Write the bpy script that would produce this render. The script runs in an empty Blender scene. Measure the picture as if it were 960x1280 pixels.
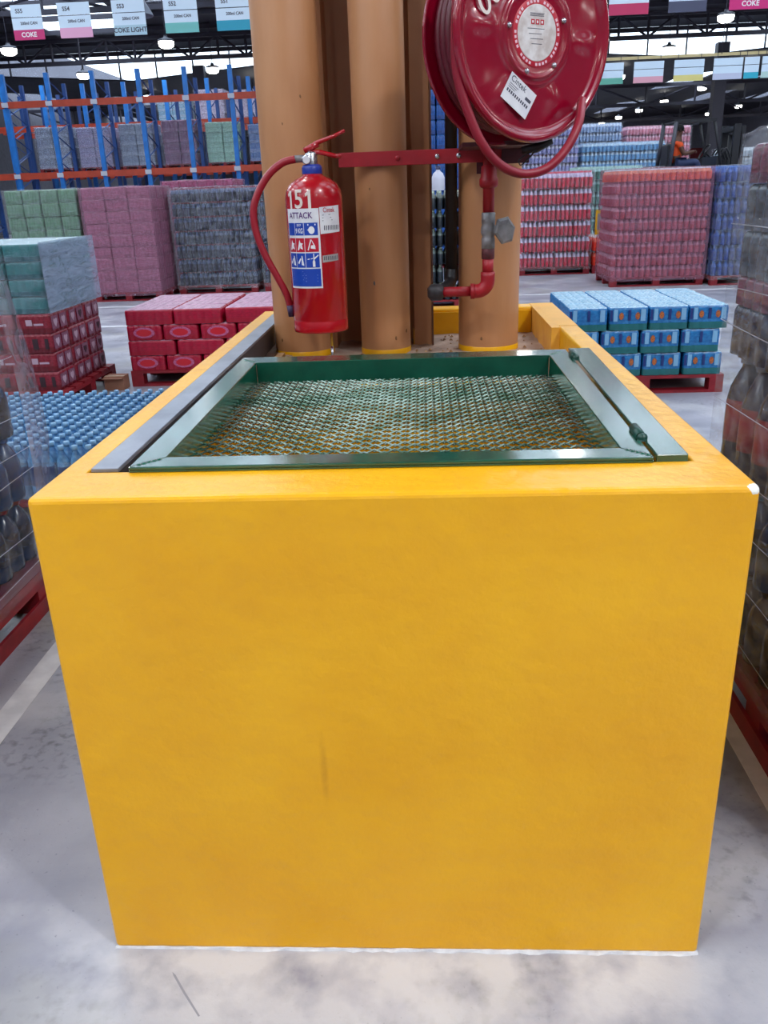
import bpy, math, random
from mathutils import Vector, Matrix
random.seed(7)
PI = math.pi
scene = bpy.context.scene
COL = scene.collection

# ------------------------------------------------------------------ camera
cam_d = bpy.data.cameras.new('camera')
cam_d.sensor_fit = 'AUTO'; cam_d.sensor_width = 36.0
cam_d.lens = 1040.24 / 1280 * 36.0
cam_d.clip_start = 0.02; cam_d.clip_end = 400
cam = bpy.data.objects.new('camera', cam_d); COL.objects.link(cam)
_p, _r, _y = 0.370359, -0.0367877, -0.0554376
_F = Vector((math.sin(_y)*math.cos(_p), math.cos(_y)*math.cos(_p), -math.sin(_p)))
_R = Vector((math.cos(_y), -math.sin(_y), 0)); _U = _R.cross(_F)
_R2 = _R*math.cos(_r) + _U*math.sin(_r); _U2 = -_R*math.sin(_r) + _U*math.cos(_r)
_m = Matrix((_R2, _U2, -_F)).transposed().to_4x4()
_m.translation = Vector((0.06754, -1.27102, 1.46513))
cam.matrix_world = _m
scene.camera = cam

# ------------------------------------------------------------------ world, exposure
world = bpy.data.worlds.new('overcast_sky'); scene.world = world
world.use_nodes = True
bg = world.node_tree.nodes['Background']
bg.inputs['Color'].default_value = (0.70, 0.84, 1.0, 1)
bg.inputs['Strength'].default_value = 4.0
scene.view_settings.view_transform = 'Standard'
scene.view_settings.look = 'None'
scene.view_settings.gamma = 1.0
scene.view_settings.exposure = 0.0
scene.view_settings.use_curve_mapping = False
scene.cycles.max_bounces = 5
scene.cycles.transparent_max_bounces = 10
LAMP_W = 95.0
LAMP_COL = (1.0, 0.97, 0.95)

# ------------------------------------------------------------------ helpers
def srgb(r, g, b):
    def f(c):
        c /= 255.0
        return c/12.92 if c <= 0.04045 else ((c+0.055)/1.055)**2.4
    return (f(r), f(g), f(b), 1.0)

MATS = {}
def mat(name, c, rough=0.5, metal=0.0, var=0.0, vscale=6.0, c2=None, bump=0.0, bscale=40.0, coat=0.0, stretch=(1,1,1), spec=0.5, detail=4.0):
    if name in MATS: return MATS[name]
    m = bpy.data.materials.new(name); m.use_nodes = True; MATS[name] = m
    nt = m.node_tree; b = nt.nodes['Principled BSDF']
    b.inputs['Base Color'].default_value = srgb(*c)
    b.inputs['Roughness'].default_value = rough
    b.inputs['Metallic'].default_value = metal
    b.inputs['Specular IOR Level'].default_value = spec
    if coat: b.inputs['Coat Weight'].default_value = coat; b.inputs['Coat Roughness'].default_value = 0.12
    tc = mp = None
    if var or c2 or bump:
        tc = nt.nodes.new('ShaderNodeTexCoord'); mp = nt.nodes.new('ShaderNodeMapping')
        mp.inputs['Scale'].default_value = stretch
        nt.links.new(tc.outputs['Object'], mp.inputs['Vector'])
    if var or c2:
        n = nt.nodes.new('ShaderNodeTexNoise'); n.inputs['Scale'].default_value = vscale; n.inputs['Detail'].default_value = detail
        nt.links.new(mp.outputs[0], n.inputs['Vector'])
        r = nt.nodes.new('ShaderNodeValToRGB')
        a = srgb(*c)
        if c2: e = srgb(*c2); s = a
        else:
            s = tuple(x*(1-var) for x in a[:3])+(1,); e = tuple(min(1, x*(1+var)) for x in a[:3])+(1,)
        r.color_ramp.elements[0].color = s; r.color_ramp.elements[1].color = e
        r.color_ramp.elements[0].position = 0.36; r.color_ramp.elements[1].position = 0.66
        nt.links.new(n.outputs['Fac'], r.inputs['Fac']); nt.links.new(r.outputs['Color'], b.inputs['Base Color'])
    if bump:
        n2 = nt.nodes.new('ShaderNodeTexNoise'); n2.inputs['Scale'].default_value = bscale; n2.inputs['Detail'].default_value = 5
        nt.links.new(mp.outputs[0], n2.inputs['Vector'])
        bp = nt.nodes.new('ShaderNodeBump'); bp.inputs['Strength'].default_value = bump; bp.inputs['Distance'].default_value = 0.01
        nt.links.new(n2.outputs['Fac'], bp.inputs['Height']); nt.links.new(bp.outputs['Normal'], b.inputs['Normal'])
    return m

def film_mat(name, c=(225, 230, 240), lo=0.12, hi=0.55, scale=9.0, stretch=(1, 1, 1), rough=0.22):
    if name in MATS: return MATS[name]
    m = bpy.data.materials.new(name); m.use_nodes = True; MATS[name] = m
    nt = m.node_tree; b = nt.nodes['Principled BSDF']; out = nt.nodes['Material Output']
    b.inputs['Base Color'].default_value = srgb(*c); b.inputs['Roughness'].default_value = rough
    tr = nt.nodes.new('ShaderNodeBsdfTransparent'); mx = nt.nodes.new('ShaderNodeMixShader')
    tc = nt.nodes.new('ShaderNodeTexCoord'); mp = nt.nodes.new('ShaderNodeMapping'); mp.inputs['Scale'].default_value = stretch
    nt.links.new(tc.outputs['Object'], mp.inputs['Vector'])
    n = nt.nodes.new('ShaderNodeTexNoise'); n.inputs['Scale'].default_value = scale; n.inputs['Detail'].default_value = 5
    n.inputs['Distortion'].default_value = 1.2
    nt.links.new(mp.outputs[0], n.inputs['Vector'])
    mr = nt.nodes.new('ShaderNodeMapRange'); mr.inputs['From Min'].default_value = 0.35; mr.inputs['From Max'].default_value = 0.75
    mr.inputs['To Min'].default_value = lo; mr.inputs['To Max'].default_value = hi
    nt.links.new(n.outputs['Fac'], mr.inputs['Value'])
    bp = nt.nodes.new('ShaderNodeBump'); bp.inputs['Strength'].default_value = 0.8; bp.inputs['Distance'].default_value = 0.03
    nt.links.new(n.outputs['Fac'], bp.inputs['Height']); nt.links.new(bp.outputs['Normal'], b.inputs['Normal'])
    nt.links.new(mr.outputs[0], mx.inputs['Fac']); nt.links.new(tr.outputs[0], mx.inputs[1]); nt.links.new(b.outputs[0], mx.inputs[2])
    nt.links.new(mx.outputs[0], out.inputs['Surface'])
    return m

def emit_mat(name, c, s):
    if name in MATS: return MATS[name]
    m = bpy.data.materials.new(name); m.use_nodes = True; MATS[name] = m
    nt = m.node_tree; b = nt.nodes['Principled BSDF']
    b.inputs['Base Color'].default_value = srgb(*c); b.inputs['Emission Color'].default_value = srgb(*c); b.inputs['Emission Strength'].default_value = s
    return m

class MB:
    def __init__(s): s.v = []; s.f = []; s.mi = []; s.sm = []; s.cur = 0; s.smooth = False
    def add(s, vs, fs, smooth=None):
        o = len(s.v); s.v += [tuple(p) for p in vs]
        for f in fs: s.f.append(tuple(i+o for i in f)); s.mi.append(s.cur); s.sm.append(s.smooth if smooth is None else smooth)
        return s
    def box(s, x0, x1, y0, y1, z0, z1):
        vs = [(x, y, z) for z in (z0, z1) for y in (y0, y1) for x in (x0, x1)]
        return s.add(vs, [(0, 2, 3, 1), (4, 5, 7, 6), (0, 1, 5, 4), (2, 6, 7, 3), (0, 4, 6, 2), (1, 3, 7, 5)], False)
    def rbox(s, x0, x1, y0, y1, z0, z1, b):          # box with chamfered edges
        vs = []; 
        X = ((x0, x0+b), (x1, x1-b)); Y = ((y0, y0+b), (y1, y1-b)); Z = ((z0, z0+b), (z1, z1-b))
        idx = {}
        for i in (0, 1):
            for j in (0, 1):
                for k in (0, 1):
                    for ax in range(3):
                        idx[(i, j, k, ax)] = len(vs)
                        vs.append((X[i][0 if ax == 0 else 1], Y[j][0 if ax == 1 else 1], Z[k][0 if ax == 2 else 1]))
        f = []
        def q(a, b_, c, d): f.append((a, b_, c, d))
        I = idx
        q(I[0,0,0,0], I[0,0,1,0], I[0,1,1,0], I[0,1,0,0]); q(I[1,0,0,0], I[1,1,0,0], I[1,1,1,0], I[1,0,1,0])
        q(I[0,0,0,1], I[1,0,0,1], I[1,0,1,1], I[0,0,1,1]); q(I[0,1,0,1], I[0,1,1,1], I[1,1,1,1], I[1,1,0,1])
        q(I[0,0,0,2], I[0,1,0,2], I[1,1,0,2], I[1,0,0,2]); q(I[0,0,1,2], I[1,0,1,2], I[1,1,1,2], I[0,1,1,2])
        for i in (0, 1):
            for j in (0, 1): q(I[i,j,0,0], I[i,j,1,0], I[i,j,1,1], I[i,j,0,1])
        for i in (0, 1):
            for k in (0, 1): q(I[i,0,k,0], I[i,1,k,0], I[i,1,k,2], I[i,0,k,2])
        for j in (0, 1):
            for k in (0, 1): q(I[0,j,k,1], I[1,j,k,1], I[1,j,k,2], I[0,j,k,2])
        for i in (0, 1):
            for j in (0, 1):
                for k in (0, 1): f.append((I[i,j,k,0], I[i,j,k,1], I[i,j,k,2]))
        return s.add(vs, f, False)
    def tube(s, pts, r, n=10, caps=True, smooth=True):
        pts = [Vector(p) for p in pts]; rs = r if isinstance(r, (list, tuple)) else [r]*len(pts)
        o = len(s.v); up = None; rings = []
        for i, p in enumerate(pts):
            t = (pts[min(i+1, len(pts)-1)] - pts[max(i-1, 0)]).normalized()
            if up is None:
                up = Vector((0, 0, 1)) if abs(t.z) < 0.9 else Vector((1, 0, 0))
            a = (up - t*up.dot(t)).normalized(); b = t.cross(a); up = a
            rings.append([p + (a*math.cos(2*PI*k/n) + b*math.sin(2*PI*k/n))*rs[i] for k in range(n)])
        vs = [v for rg in rings for v in rg]; fs = []
        for i in range(len(pts)-1):
            for k in range(n): fs.append((i*n+k, i*n+(k+1) % n, (i+1)*n+(k+1) % n, (i+1)*n+k))
        s.add(vs, fs, smooth)
        if caps:
            m = len(pts)-1
            for ring, rev in ((0, True), (m, False)):
                f = tuple(o+ring*n+k for k in range(n)); s.f.append(f[::-1] if rev else f); s.mi.append(s.cur); s.sm.append(False)
        return s
    def cyl(s, p, q, r, n=16, smooth=True): return s.tube([p, q], r, n, True, smooth)
    def bar(s, p, q, w, h=None):                      # square bar between two points
        return s.tube([p, q], (w/2)*1.414, 4, True, False)
    def lathe(s, prof, n=20, c=(0, 0, 0), smooth=True, fn=None, mids=None):
        # prof: (r, z) pairs, about local z through c
        vs = []; rows = []
        for (r, z) in prof:
            if r < 1e-6: rows.append([len(vs)]); vs.append((c[0], c[1], c[2]+z))
            else:
                row = []
                for k in range(n):
                    a = 2*PI*k/n; dz = fn(r, a) if fn else 0
                    row.append(len(vs)); vs.append((c[0]+r*math.cos(a), c[1]+r*math.sin(a), c[2]+z+dz))
                rows.append(row)
        o = len(s.v); s.v += vs
        for i in range(len(rows)-1):
            a, b = rows[i], rows[i+1]
            for k in range(n):
                k2 = (k+1) % n
                if len(a) == 1 and len(b) == 1: continue
                if len(a) == 1: f = (a[0], b[k2], b[k]) if False else (a[0], b[k], b[k2])
                elif len(b) == 1: f = (a[k], b[0], a[k2])[::-1] if False else (a[k], a[k2], b[0])
                else: f = (a[k], a[k2], b[k2], b[k])
                s.f.append(tuple(o+j for j in f)); s.mi.append(mids[i] if mids else s.cur); s.sm.append(smooth)
        return s
    def prism(s, poly, z0, z1):
        n = len(poly); vs = [(x, y, z0) for x, y in poly]+[(x, y, z1) for x, y in poly]
        fs = [tuple(range(n))[::-1], tuple(range(n, 2*n))]+[(k, (k+1) % n, n+(k+1) % n, n+k) for k in range(n)]
        return s.add(vs, fs, False)
    def xf(s, M, start=0):
        for i in range(start, len(s.v)): s.v[i] = tuple(M @ Vector(s.v[i]))
        return s
    def mesh(s, name, mats):
        me = bpy.data.meshes.new(name); me.from_pydata(s.v, [], s.f)
        for m in (mats if isinstance(mats, (list, tuple)) else [mats]): me.materials.append(m)
        me.polygons.foreach_set('material_index', s.mi); me.polygons.foreach_set('use_smooth', s.sm)
        me.validate(); me.update()
        return me
    def build(s, name, mats, parent=None, loc=None): return obj(name, s.mesh(name, mats), parent, loc)

def obj(name, me, parent=None, loc=None, rotz=0, scale=None):
    o = bpy.data.objects.new(name, me); COL.objects.link(o)
    if loc is not None: o.location = loc
    if rotz: o.rotation_euler = (0, 0, rotz)
    if scale: o.scale = scale
    if parent is not None: o.parent = parent
    return o
def tag(o, label, cat, group=None, kind=None):
    o['label'] = label; o['category'] = cat
    if group: o['group'] = group
    if kind: o['kind'] = kind
    return o
def thing(name, label, cat, loc=(0, 0, 0), group=None, rotz=0):
    return tag(obj(name, None, None, loc, rotz), label, cat, group)
def struct(o, label=None):
    o['kind'] = 'structure'
    if label: o['label'] = label
    return o
def bevel(o, w, seg=2, ang=0.6):
    b = o.modifiers.new('bevel', 'BEVEL'); b.width = w; b.segments = seg; b.limit_method = 'ANGLE'; b.angle_limit = ang
    return o
ORD = ['first', 'second', 'third', 'fourth', 'fifth', 'sixth', 'seventh', 'eighth', 'ninth', 'tenth']

_tc = {}
def text_geo(s, bold=0.0):
    k = (s, bold)
    if k not in _tc:
        cu = bpy.data.curves.new('lettering', 'FONT'); cu.body = s; cu.size = 1.0; cu.align_x = 'CENTER'; cu.align_y = 'CENTER'; cu.offset = bold
        cu.resolution_u = 3
        o = bpy.data.objects.new('lettering', cu); COL.objects.link(o)
        dg = bpy.context.evaluated_depsgraph_get(); dg.update()
        me = bpy.data.meshes.new_from_object(o.evaluated_get(dg))
        _tc[k] = ([tuple(v.co) for v in me.vertices], [tuple(p.vertices) for p in me.polygons])
        bpy.data.objects.remove(o); bpy.data.curves.remove(cu); bpy.data.meshes.remove(me)
    return _tc[k]
def put_text(mb, s, size, fn, bold=0.0, sx=1.0):
    vs, fs = text_geo(s, bold)
    mb.add([fn(x*size*sx, y*size) for x, y, z in vs], fs, False)

# ------------------------------------------------------------------ materials
YEL = mat('yellow_masonry_paint', (234, 172, 10), 0.36, bump=0.5, bscale=20, spec=0.45)
def dress_yellow():
    nt = YEL.node_tree; b = nt.nodes['Principled BSDF']
    tc = nt.nodes.new('ShaderNodeTexCoord')
    n = nt.nodes.new('ShaderNodeTexNoise'); n.inputs['Scale'].default_value = 3.2; n.inputs['Detail'].default_value = 6
    nt.links.new(tc.outputs['Object'], n.inputs['Vector'])
    r = nt.nodes.new('ShaderNodeValToRGB'); nt.links.new(n.outputs['Fac'], r.inputs['Fac'])
    r.color_ramp.elements[0].position = 0.3; r.color_ramp.elements[0].color = srgb(224, 158, 4)
    r.color_ramp.elements[1].position = 0.7; r.color_ramp.elements[1].color = srgb(234, 172, 10)
    # bare plaster chip on the front corner of the rim
    v = nt.nodes.new('ShaderNodeVectorMath'); v.operation = 'DISTANCE'; v.inputs[1].default_value = (0.592, 0.004, 1.003)
    n3 = nt.nodes.new('ShaderNodeTexNoise'); n3.inputs['Scale'].default_value = 60
    nt.links.new(tc.outputs['Object'], n3.inputs['Vector'])
    nt.links.new(tc.outputs['Object'], v.inputs[0])
    ad = nt.nodes.new('ShaderNodeMath'); ad.operation = 'MULTIPLY_ADD'; ad.inputs[1].default_value = 0.025
    nt.links.new(n3.outputs['Fac'], ad.inputs[0]); nt.links.new(v.outputs['Value'], ad.inputs[2])
    lt = nt.nodes.new('ShaderNodeMath'); lt.operation = 'LESS_THAN'; lt.inputs[1].default_value = 0.026
    nt.links.new(ad.outputs[0], lt.inputs[0])
    mx = nt.nodes.new('ShaderNodeMix'); mx.data_type = 'RGBA'
    nt.links.new(lt.outputs[0], mx.inputs['Factor']); nt.links.new(r.outputs['Color'], mx.inputs[6]); mx.inputs[7].default_value = srgb(225, 225, 215)
    # brown drip mark on the front
    v2 = nt.nodes.new('ShaderNodeVectorMath'); v2.operation = 'SUBTRACT'; v2.inputs[1].default_value = (-0.133, 0, 0.455)
    nt.links.new(tc.outputs['Object'], v2.inputs[0])
    v3 = nt.nodes.new('ShaderNodeVectorMath'); v3.operation = 'MULTIPLY'; v3.inputs[1].default_value = (110, 0, 11)
    nt.links.new(v2.outputs[0], v3.inputs[0])
    v4 = nt.nodes.new('ShaderNodeVectorMath'); v4.operation = 'LENGTH'; nt.links.new(v3.outputs[0], v4.inputs[0])
    mr = nt.nodes.new('ShaderNodeMapRange'); mr.inputs['From Min'].default_value = 1.0; mr.inputs['From Max'].default_value = 0.3
    mr.inputs['To Min'].default_value = 0; mr.inputs['To Max'].default_value = 0.45
    nt.links.new(v4.outputs['Value'], mr.inputs['Value'])
    ml = nt.nodes.new('ShaderNodeMath'); ml.operation = 'MULTIPLY'; nt.links.new(mr.outputs[0], ml.inputs[0]); nt.links.new(n3.outputs['Fac'], ml.inputs[1])
    mx2 = nt.nodes.new('ShaderNodeMix'); mx2.data_type = 'RGBA'
    nt.links.new(ml.outputs[0], mx2.inputs['Factor']); nt.links.new(mx.outputs[2], mx2.inputs[6]); mx2.inputs[7].default_value = srgb(150, 90, 15)
    nt.links.new(mx2.outputs[2], b.inputs['Base Color'])
dress_yellow()
YEL_OLD = mat('old_yellow_paint', (214, 148, 52), 0.5, c2=(226, 168, 60), vscale=9, bump=0.2)
TAN = mat('tan_pipe_paint', (176, 122, 80), 0.42, c2=(188, 136, 94), vscale=5, bump=0.06, bscale=30, stretch=(2, 2, 0.4))
TAN_D = mat('tan_steel_paint', (174, 120, 80), 0.5, c2=(186, 132, 90), vscale=6, bump=0.08)
GREEN = mat('green_enamel', (12, 70, 54), 0.2, c2=(20, 84, 66), vscale=12, bump=0.10, bscale=22, coat=1.0)
GREY_ST = mat('grey_primed_steel', (112, 117, 130), 0.32, c2=(140, 145, 158), vscale=8, bump=0.1, metal=0.3)
RED = mat('signal_red_enamel', (168, 8, 24), 0.25, coat=0.4, var=0.08, vscale=8)
RED_REEL = mat('crimson_reel_enamel', (140, 4, 36), 0.18, coat=0.6, var=0.06, vscale=6)
RED_HOSE = mat('red_rubber_hose', (138, 18, 40), 0.4, var=0.1)
RED_BAR = mat('red_painted_bar', (158, 20, 34), 0.45, var=0.15, vscale=12, bump=0.1)
WHITE = mat('white_paint', (232, 232, 235), 0.5)
STICK = mat('white_sticker_paper', (228, 228, 232), 0.45, c2=(212, 212, 220), vscale=30)
BLUE_P = mat('blue_print', (24, 66, 168), 0.35)
RED_P = mat('red_print', (184, 24, 48), 0.35)
INK = mat('dark_ink', (70, 70, 86), 0.6)
PURP = mat('purple_ink', (84, 40, 110), 0.5)
CHROME = mat('grey_chrome', (190, 190, 196), 0.25, metal=0.9)
BRASS = mat('weathered_grey_brass', (128, 126, 128), 0.45, metal=0.4, var=0.25, vscale=30, bump=0.3)
BLUE_PL = mat('blue_plastic', (34, 54, 150), 0.35)
BLACK = mat('black_iron', (22, 22, 26), 0.45, var=0.2)
FLOOR = mat('concrete_floor', (128, 129, 143), 0.36, c2=(170, 170, 181), vscale=1.8, bump=0.10, bscale=70, detail=12, spec=0.45)
LINE = mat('white_floor_paint', (222, 222, 226), 0.5, c2=(200, 200, 205), vscale=12)
SAND = mat('dry_brown_debris', (122, 84, 52), 0.95, c2=(176, 138, 96), vscale=40, bump=0.8, bscale=60)
SCREED = mat('dusty_grey_screed', (150, 122, 104), 0.9, c2=(176, 150, 132), vscale=14, bump=0.3)
PLASTER = mat('bare_white_plaster', (214, 214, 216), 0.8, c2=(190, 190, 194), vscale=30, bump=0.5)
PALLET_RED = mat('red_pallet_paint', (138, 18, 32), 0.55, c2=(116, 12, 26), vscale=14)
ROOF = mat('dark_roof_sheet', (46, 46, 58), 0.6, var=0.2, vscale=1.0)
STEEL_D = mat('dark_roof_steel', (58, 56, 68), 0.6)
WALLM = mat('grey_warehouse_wall', (108, 108, 120), 0.7, var=0.1)

def dress_floor():
    nt = FLOOR.node_tree; b = nt.nodes['Principled BSDF']; src = b.inputs['Base Color'].links[0].from_socket
    tc = nt.nodes.new('ShaderNodeTexCoord')
    def noise(sc, d, lo, hi, off):
        mp = nt.nodes.new('ShaderNodeMapping'); mp.inputs['Location'].default_value = off; nt.links.new(tc.outputs['Object'], mp.inputs['Vector'])
        n = nt.nodes.new('ShaderNodeTexNoise'); n.inputs['Scale'].default_value = sc; n.inputs['Detail'].default_value = d; nt.links.new(mp.outputs[0], n.inputs['Vector'])
        r = nt.nodes.new('ShaderNodeMapRange'); r.inputs['From Min'].default_value = lo; r.inputs['From Max'].default_value = hi; nt.links.new(n.outputs['Fac'], r.inputs['Value']); return r.outputs[0]
    def mul(a, c):
        m = nt.nodes.new('ShaderNodeMath'); m.operation = 'MULTIPLY'; nt.links.new(a, m.inputs[0])
        if hasattr(c, 'node'): nt.links.new(c, m.inputs[1])
        else: m.inputs[1].default_value = c
        return m.outputs[0]
    def mix(base, fac, c):
        m = nt.nodes.new('ShaderNodeMix'); m.data_type = 'RGBA'; nt.links.new(fac, m.inputs['Factor']); nt.links.new(base, m.inputs[6]); m.inputs[7].default_value = srgb(*c); return m.outputs[2]
    c = mix(src, mul(noise(1.7, 5, .48, .62, (3.1, 1.2, 0)), mul(noise(34, 8, .50, .68, (0, 0, 0)), .8)), (104, 106, 112))
    c = mix(c, mul(noise(2.4, 5, .52, .66, (7.7, 4.2, 0)), .55), (204, 203, 206))
    c = mix(c, mul(noise(1.3, 4, .56, .70, (1.7, 9.1, 0)), .5), (158, 156, 138))
    c = mix(c, mul(noise(90, 3, .66, .74, (0, 0, 0)), .5), (98, 100, 108))
    # paler floor in front of the box: lamp light painted into the colour
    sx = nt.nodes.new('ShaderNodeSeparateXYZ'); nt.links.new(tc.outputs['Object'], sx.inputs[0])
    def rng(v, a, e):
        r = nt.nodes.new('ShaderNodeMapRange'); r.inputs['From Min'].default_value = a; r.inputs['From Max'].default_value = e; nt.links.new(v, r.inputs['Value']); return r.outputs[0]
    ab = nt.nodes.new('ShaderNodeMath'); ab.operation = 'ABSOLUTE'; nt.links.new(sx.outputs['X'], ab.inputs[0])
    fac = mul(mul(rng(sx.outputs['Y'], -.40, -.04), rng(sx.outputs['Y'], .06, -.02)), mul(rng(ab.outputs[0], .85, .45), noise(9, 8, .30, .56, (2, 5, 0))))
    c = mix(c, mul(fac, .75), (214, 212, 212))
    nt.links.new(c, b.inputs['Base Color'])
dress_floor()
# ------------------------------------------------------------------ setting: floor, walls, roof
XL, XR, YN, YF = -20.0, 26.0, -12.0, 78.0
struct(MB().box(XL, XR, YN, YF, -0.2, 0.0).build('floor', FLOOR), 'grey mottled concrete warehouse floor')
def floor_line(x0, x1, y0, y1):
    o = MB().box(x0, x1, y0, y1, -0.001, 0.0015).build('trim_floor_line', LINE); struct(o, 'white painted line on the concrete floor')
floor_line(-1.262, -1.182, -3, 4.2); floor_line(0.895, 0.965, -3, 4.2)
floor_line(-6, 9, 10.82, 10.92); floor_line(2.98, 3.08, 12.6, 18); floor_line(-6, -2.2, 8.9, 9.0)
struct(MB().add([(-.464, -.057, .0004), (-.455, -.064, .0004), (-.425, -.102, .0004), (-.383, -.152, .0004), (-.386, -.154, .0004), (-.429, -.104, .0004), (-.459, -.066, .0004)], [(0, 1, 2, 3, 4, 5, 6)]).build('trim_floor_crack', mat('crack_dark', (142, 142, 150), .8)), 'short dark crack in the concrete floor')
for nm, a in (('wall_left', (XL-.3, XL, YN, YF, 0, 9)), ('wall_right', (XR, XR+.3, YN, YF, 0, 9)), ('wall_back', (XL, XR, YF, YF+.3, 0, 9)), ('wall_front', (XL, XR, YN-.3, YN, 0, 9))):
    struct(MB().box(*a).build(nm, WALLM))
struct(MB().box(8, XR, YF-.06, YF, 3.0, 3.8).build('trim_1', mat('dull_red_band', (120, 24, 34), 0.6)), 'dull red band along the far wall')

SKYL = film_mat('translucent_roof_sheet', (240, 244, 250), 0.06, 0.14, 2.0, rough=0.5)
GLASS = film_mat('hazy_clerestory_glass', (235, 240, 250), 0.05, 0.12, 1.0, rough=0.3)
def sheet(name, x0, x1, y0, z0, y1, z1, m, t=0.06):
    o = MB().add([(x0, y0, z0), (x1, y0, z0), (x1, y1, z1), (x0, y1, z1), (x0, y0, z0+t), (x1, y0, z0+t), (x1, y1, z1+t), (x0, y1, z1+t)],
                 [(3, 2, 1, 0), (4, 5, 6, 7), (0, 1, 5, 4), (1, 2, 6, 5), (2, 3, 7, 6), (3, 0, 4, 7)]).build(name, m)
    return struct(o)
# near roof, sloping down towards the clerestory, with translucent strips between the dark sheets
YS, ZS, YE, ZE = YN, 8.9, 36.0, 6.95
def near_z(y): return ZS+(ZE-ZS)*(y-YS)/(YE-YS)
ceil = struct(obj('ceiling', None), 'dark sheeted roof with translucent strips')
strips = [(-16.5, -15.0), (-13.2, -9.9), (-8.8, -6.6), (-5.6, -3.4), (2.2, 4.4), (5.4, 7.8), (9.0, 10.6), (12.6, 14.6), (20, 21.5)]  # unseen strips added and widened to give the lid its sky reflections
edges = [XL]+[e for s in strips for e in s]+[XR]
for i in range(0, len(edges), 2):
    o = sheet('roof_sheet', edges[i], edges[i+1], YS, ZS, YE, ZE, ROOF); o.parent = ceil; del o['kind']
for (a, b) in strips:
    last = 33.0 if a in (-13.2, 12.6) else 29.0
    for (ya, yb) in ((-11, -1), (0.5, 10.5), (12, 20), (21.5, last)):
        o = sheet('translucent_sheet', a, b, ya, near_z(ya), yb, near_z(yb), SKYL, 0.03); o.parent = ceil; del o['kind']
    for (ya, yb) in ((-12, -11), (-1, 0.5), (10.5, 12), (20, 21.5), (last, 36)):
        o = sheet('roof_sheet', a, b, ya, near_z(ya), yb, near_z(yb), ROOF); o.parent = ceil; del o['kind']
# purlins under the near roof
for k in range(9):
    y = 20+k*2.0; o = MB().box(XL, XR, y-.05, y+.05, near_z(y)-.16, near_z(y)-.01).build('purlin', STEEL_D, ceil)
# far roof: gables with valleys; clerestory glass above it
gx = [(-22, 6.55), (-11.5, 5.85), (-0.5, 6.62), (10.6, 5.83), (21.5, 6.55), (28, 6.2)]
def far_z(x):
    for (a, za), (b, zb) in zip(gx, gx[1:]):
        if a <= x <= b: return za+(zb-za)*(x-a)/(b-a)
    return 6.3
for (a, za), (b, zb) in zip(gx, gx[1:]):
    n = 6
    for k in range(n):
        xa = a+(b-a)*k/n; xb = a+(b-a)*(k+1)/n
        f = [(xa, 36.0, far_z(xa)), (xb, 36.0, far_z(xb)), (xb, YF, far_z(xb)), (xa, YF, far_z(xa))]
        # every other strip in part translucent
        segs = [(36.0, YF, ROOF)] if k % 3 != 1 else [(36, 43, ROOF), (43, 50, SKYL), (50, 57, ROOF), (57, 66, SKYL), (66, YF, ROOF)]
        for (ya, yb, m) in segs:
            vs = [(xa, ya, far_z(xa)), (xb, ya, far_z(xb)), (xb, yb, far_z(xb)), (xa, yb, far_z(xa))]
            vs += [(x, y, z+.05) for x, y, z in vs]
            MB().add(vs, [(3, 2, 1, 0), (4, 5, 6, 7), (0, 1, 5, 4), (1, 2, 6, 5), (2, 3, 7, 6), (3, 0, 4, 7)]).build('translucent_sheet' if m is SKYL else 'roof_sheet', m, ceil)
win = struct(obj('window_1', None), 'long band of bright clerestory glass under the roof')
x = -19.5
while x < 25:
    xb = x+1.5
    MB().add([(x, 36.02, far_z(x)+.05), (xb-.05, 36.02, far_z(xb)+.05), (xb-.05, 36.02, ZE), (x, 36.02, ZE),
              (x, 36.05, far_z(x)+.05), (xb-.05, 36.05, far_z(xb)+.05), (xb-.05, 36.05, ZE), (x, 36.05, ZE)],
             [(0, 1, 2, 3), (7, 6, 5, 4), (0, 4, 5, 1), (1, 5, 6, 2), (2, 6, 7, 3), (3, 7, 4, 0)]).build('pane', GLASS, win)
    MB().box(xb-.05, xb, 36.0, 36.08, far_z(xb)+.03, ZE).build('mullion', STEEL_D, win)
    x = xb
# lattice trusses
def truss(y, zb, zt, x0, x1, step, label):
    t = struct(obj('roof_truss', None, None, (0, y, 0)), label)
    MB().box(x0, x1, -.07, .07, zb-.07, zb+.07).build('bottom_chord', STEEL_D, t)
    MB().box(x0, x1, -.07, .07, zt-.07, zt+.07).build('top_chord', STEEL_D, t)
    xx = x0; k = 0
    web = MB()
    while xx < x1:
        web = MB().bar((xx, 0, zb), (xx, 0, zt), .07); web.build('strut', STEEL_D, t)
        a, b = ((xx, 0, zb), (xx+step, 0, zt)) if k % 2 else ((xx, 0, zt), (xx+step, 0, zb))
        MB().bar(a, b, .06).build('strut', STEEL_D, t)
        xx += step; k += 1
truss(33.5, 6.26, 7.0, XL, XR, 1.05, 'dark lattice truss in front of the clerestory glass')
truss(27.0, 6.75, 7.2, XL, XR, 2.2, 'dark lattice truss under the near roof slope')
truss(45.0, 4.9, 5.75, XL, XR, 2.4, 'dark lattice truss under the far gabled roof')
truss(56.0, 4.9, 5.75, XL, XR, 2.4, 'deepest dark lattice truss near the far wall')
for i, (x, y) in enumerate(((-8.6, 35.2), (11.6, 35.2), (-16, 50), (20, 50))):
    c = MB().box(x-.22, x+.22, y-.2, y+.2, 0, 6.2 if y < 40 else 5.2)
    struct(c.build('column_roof_support', STEEL_D), 'dark steel roof support rising behind the stacks')

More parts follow.
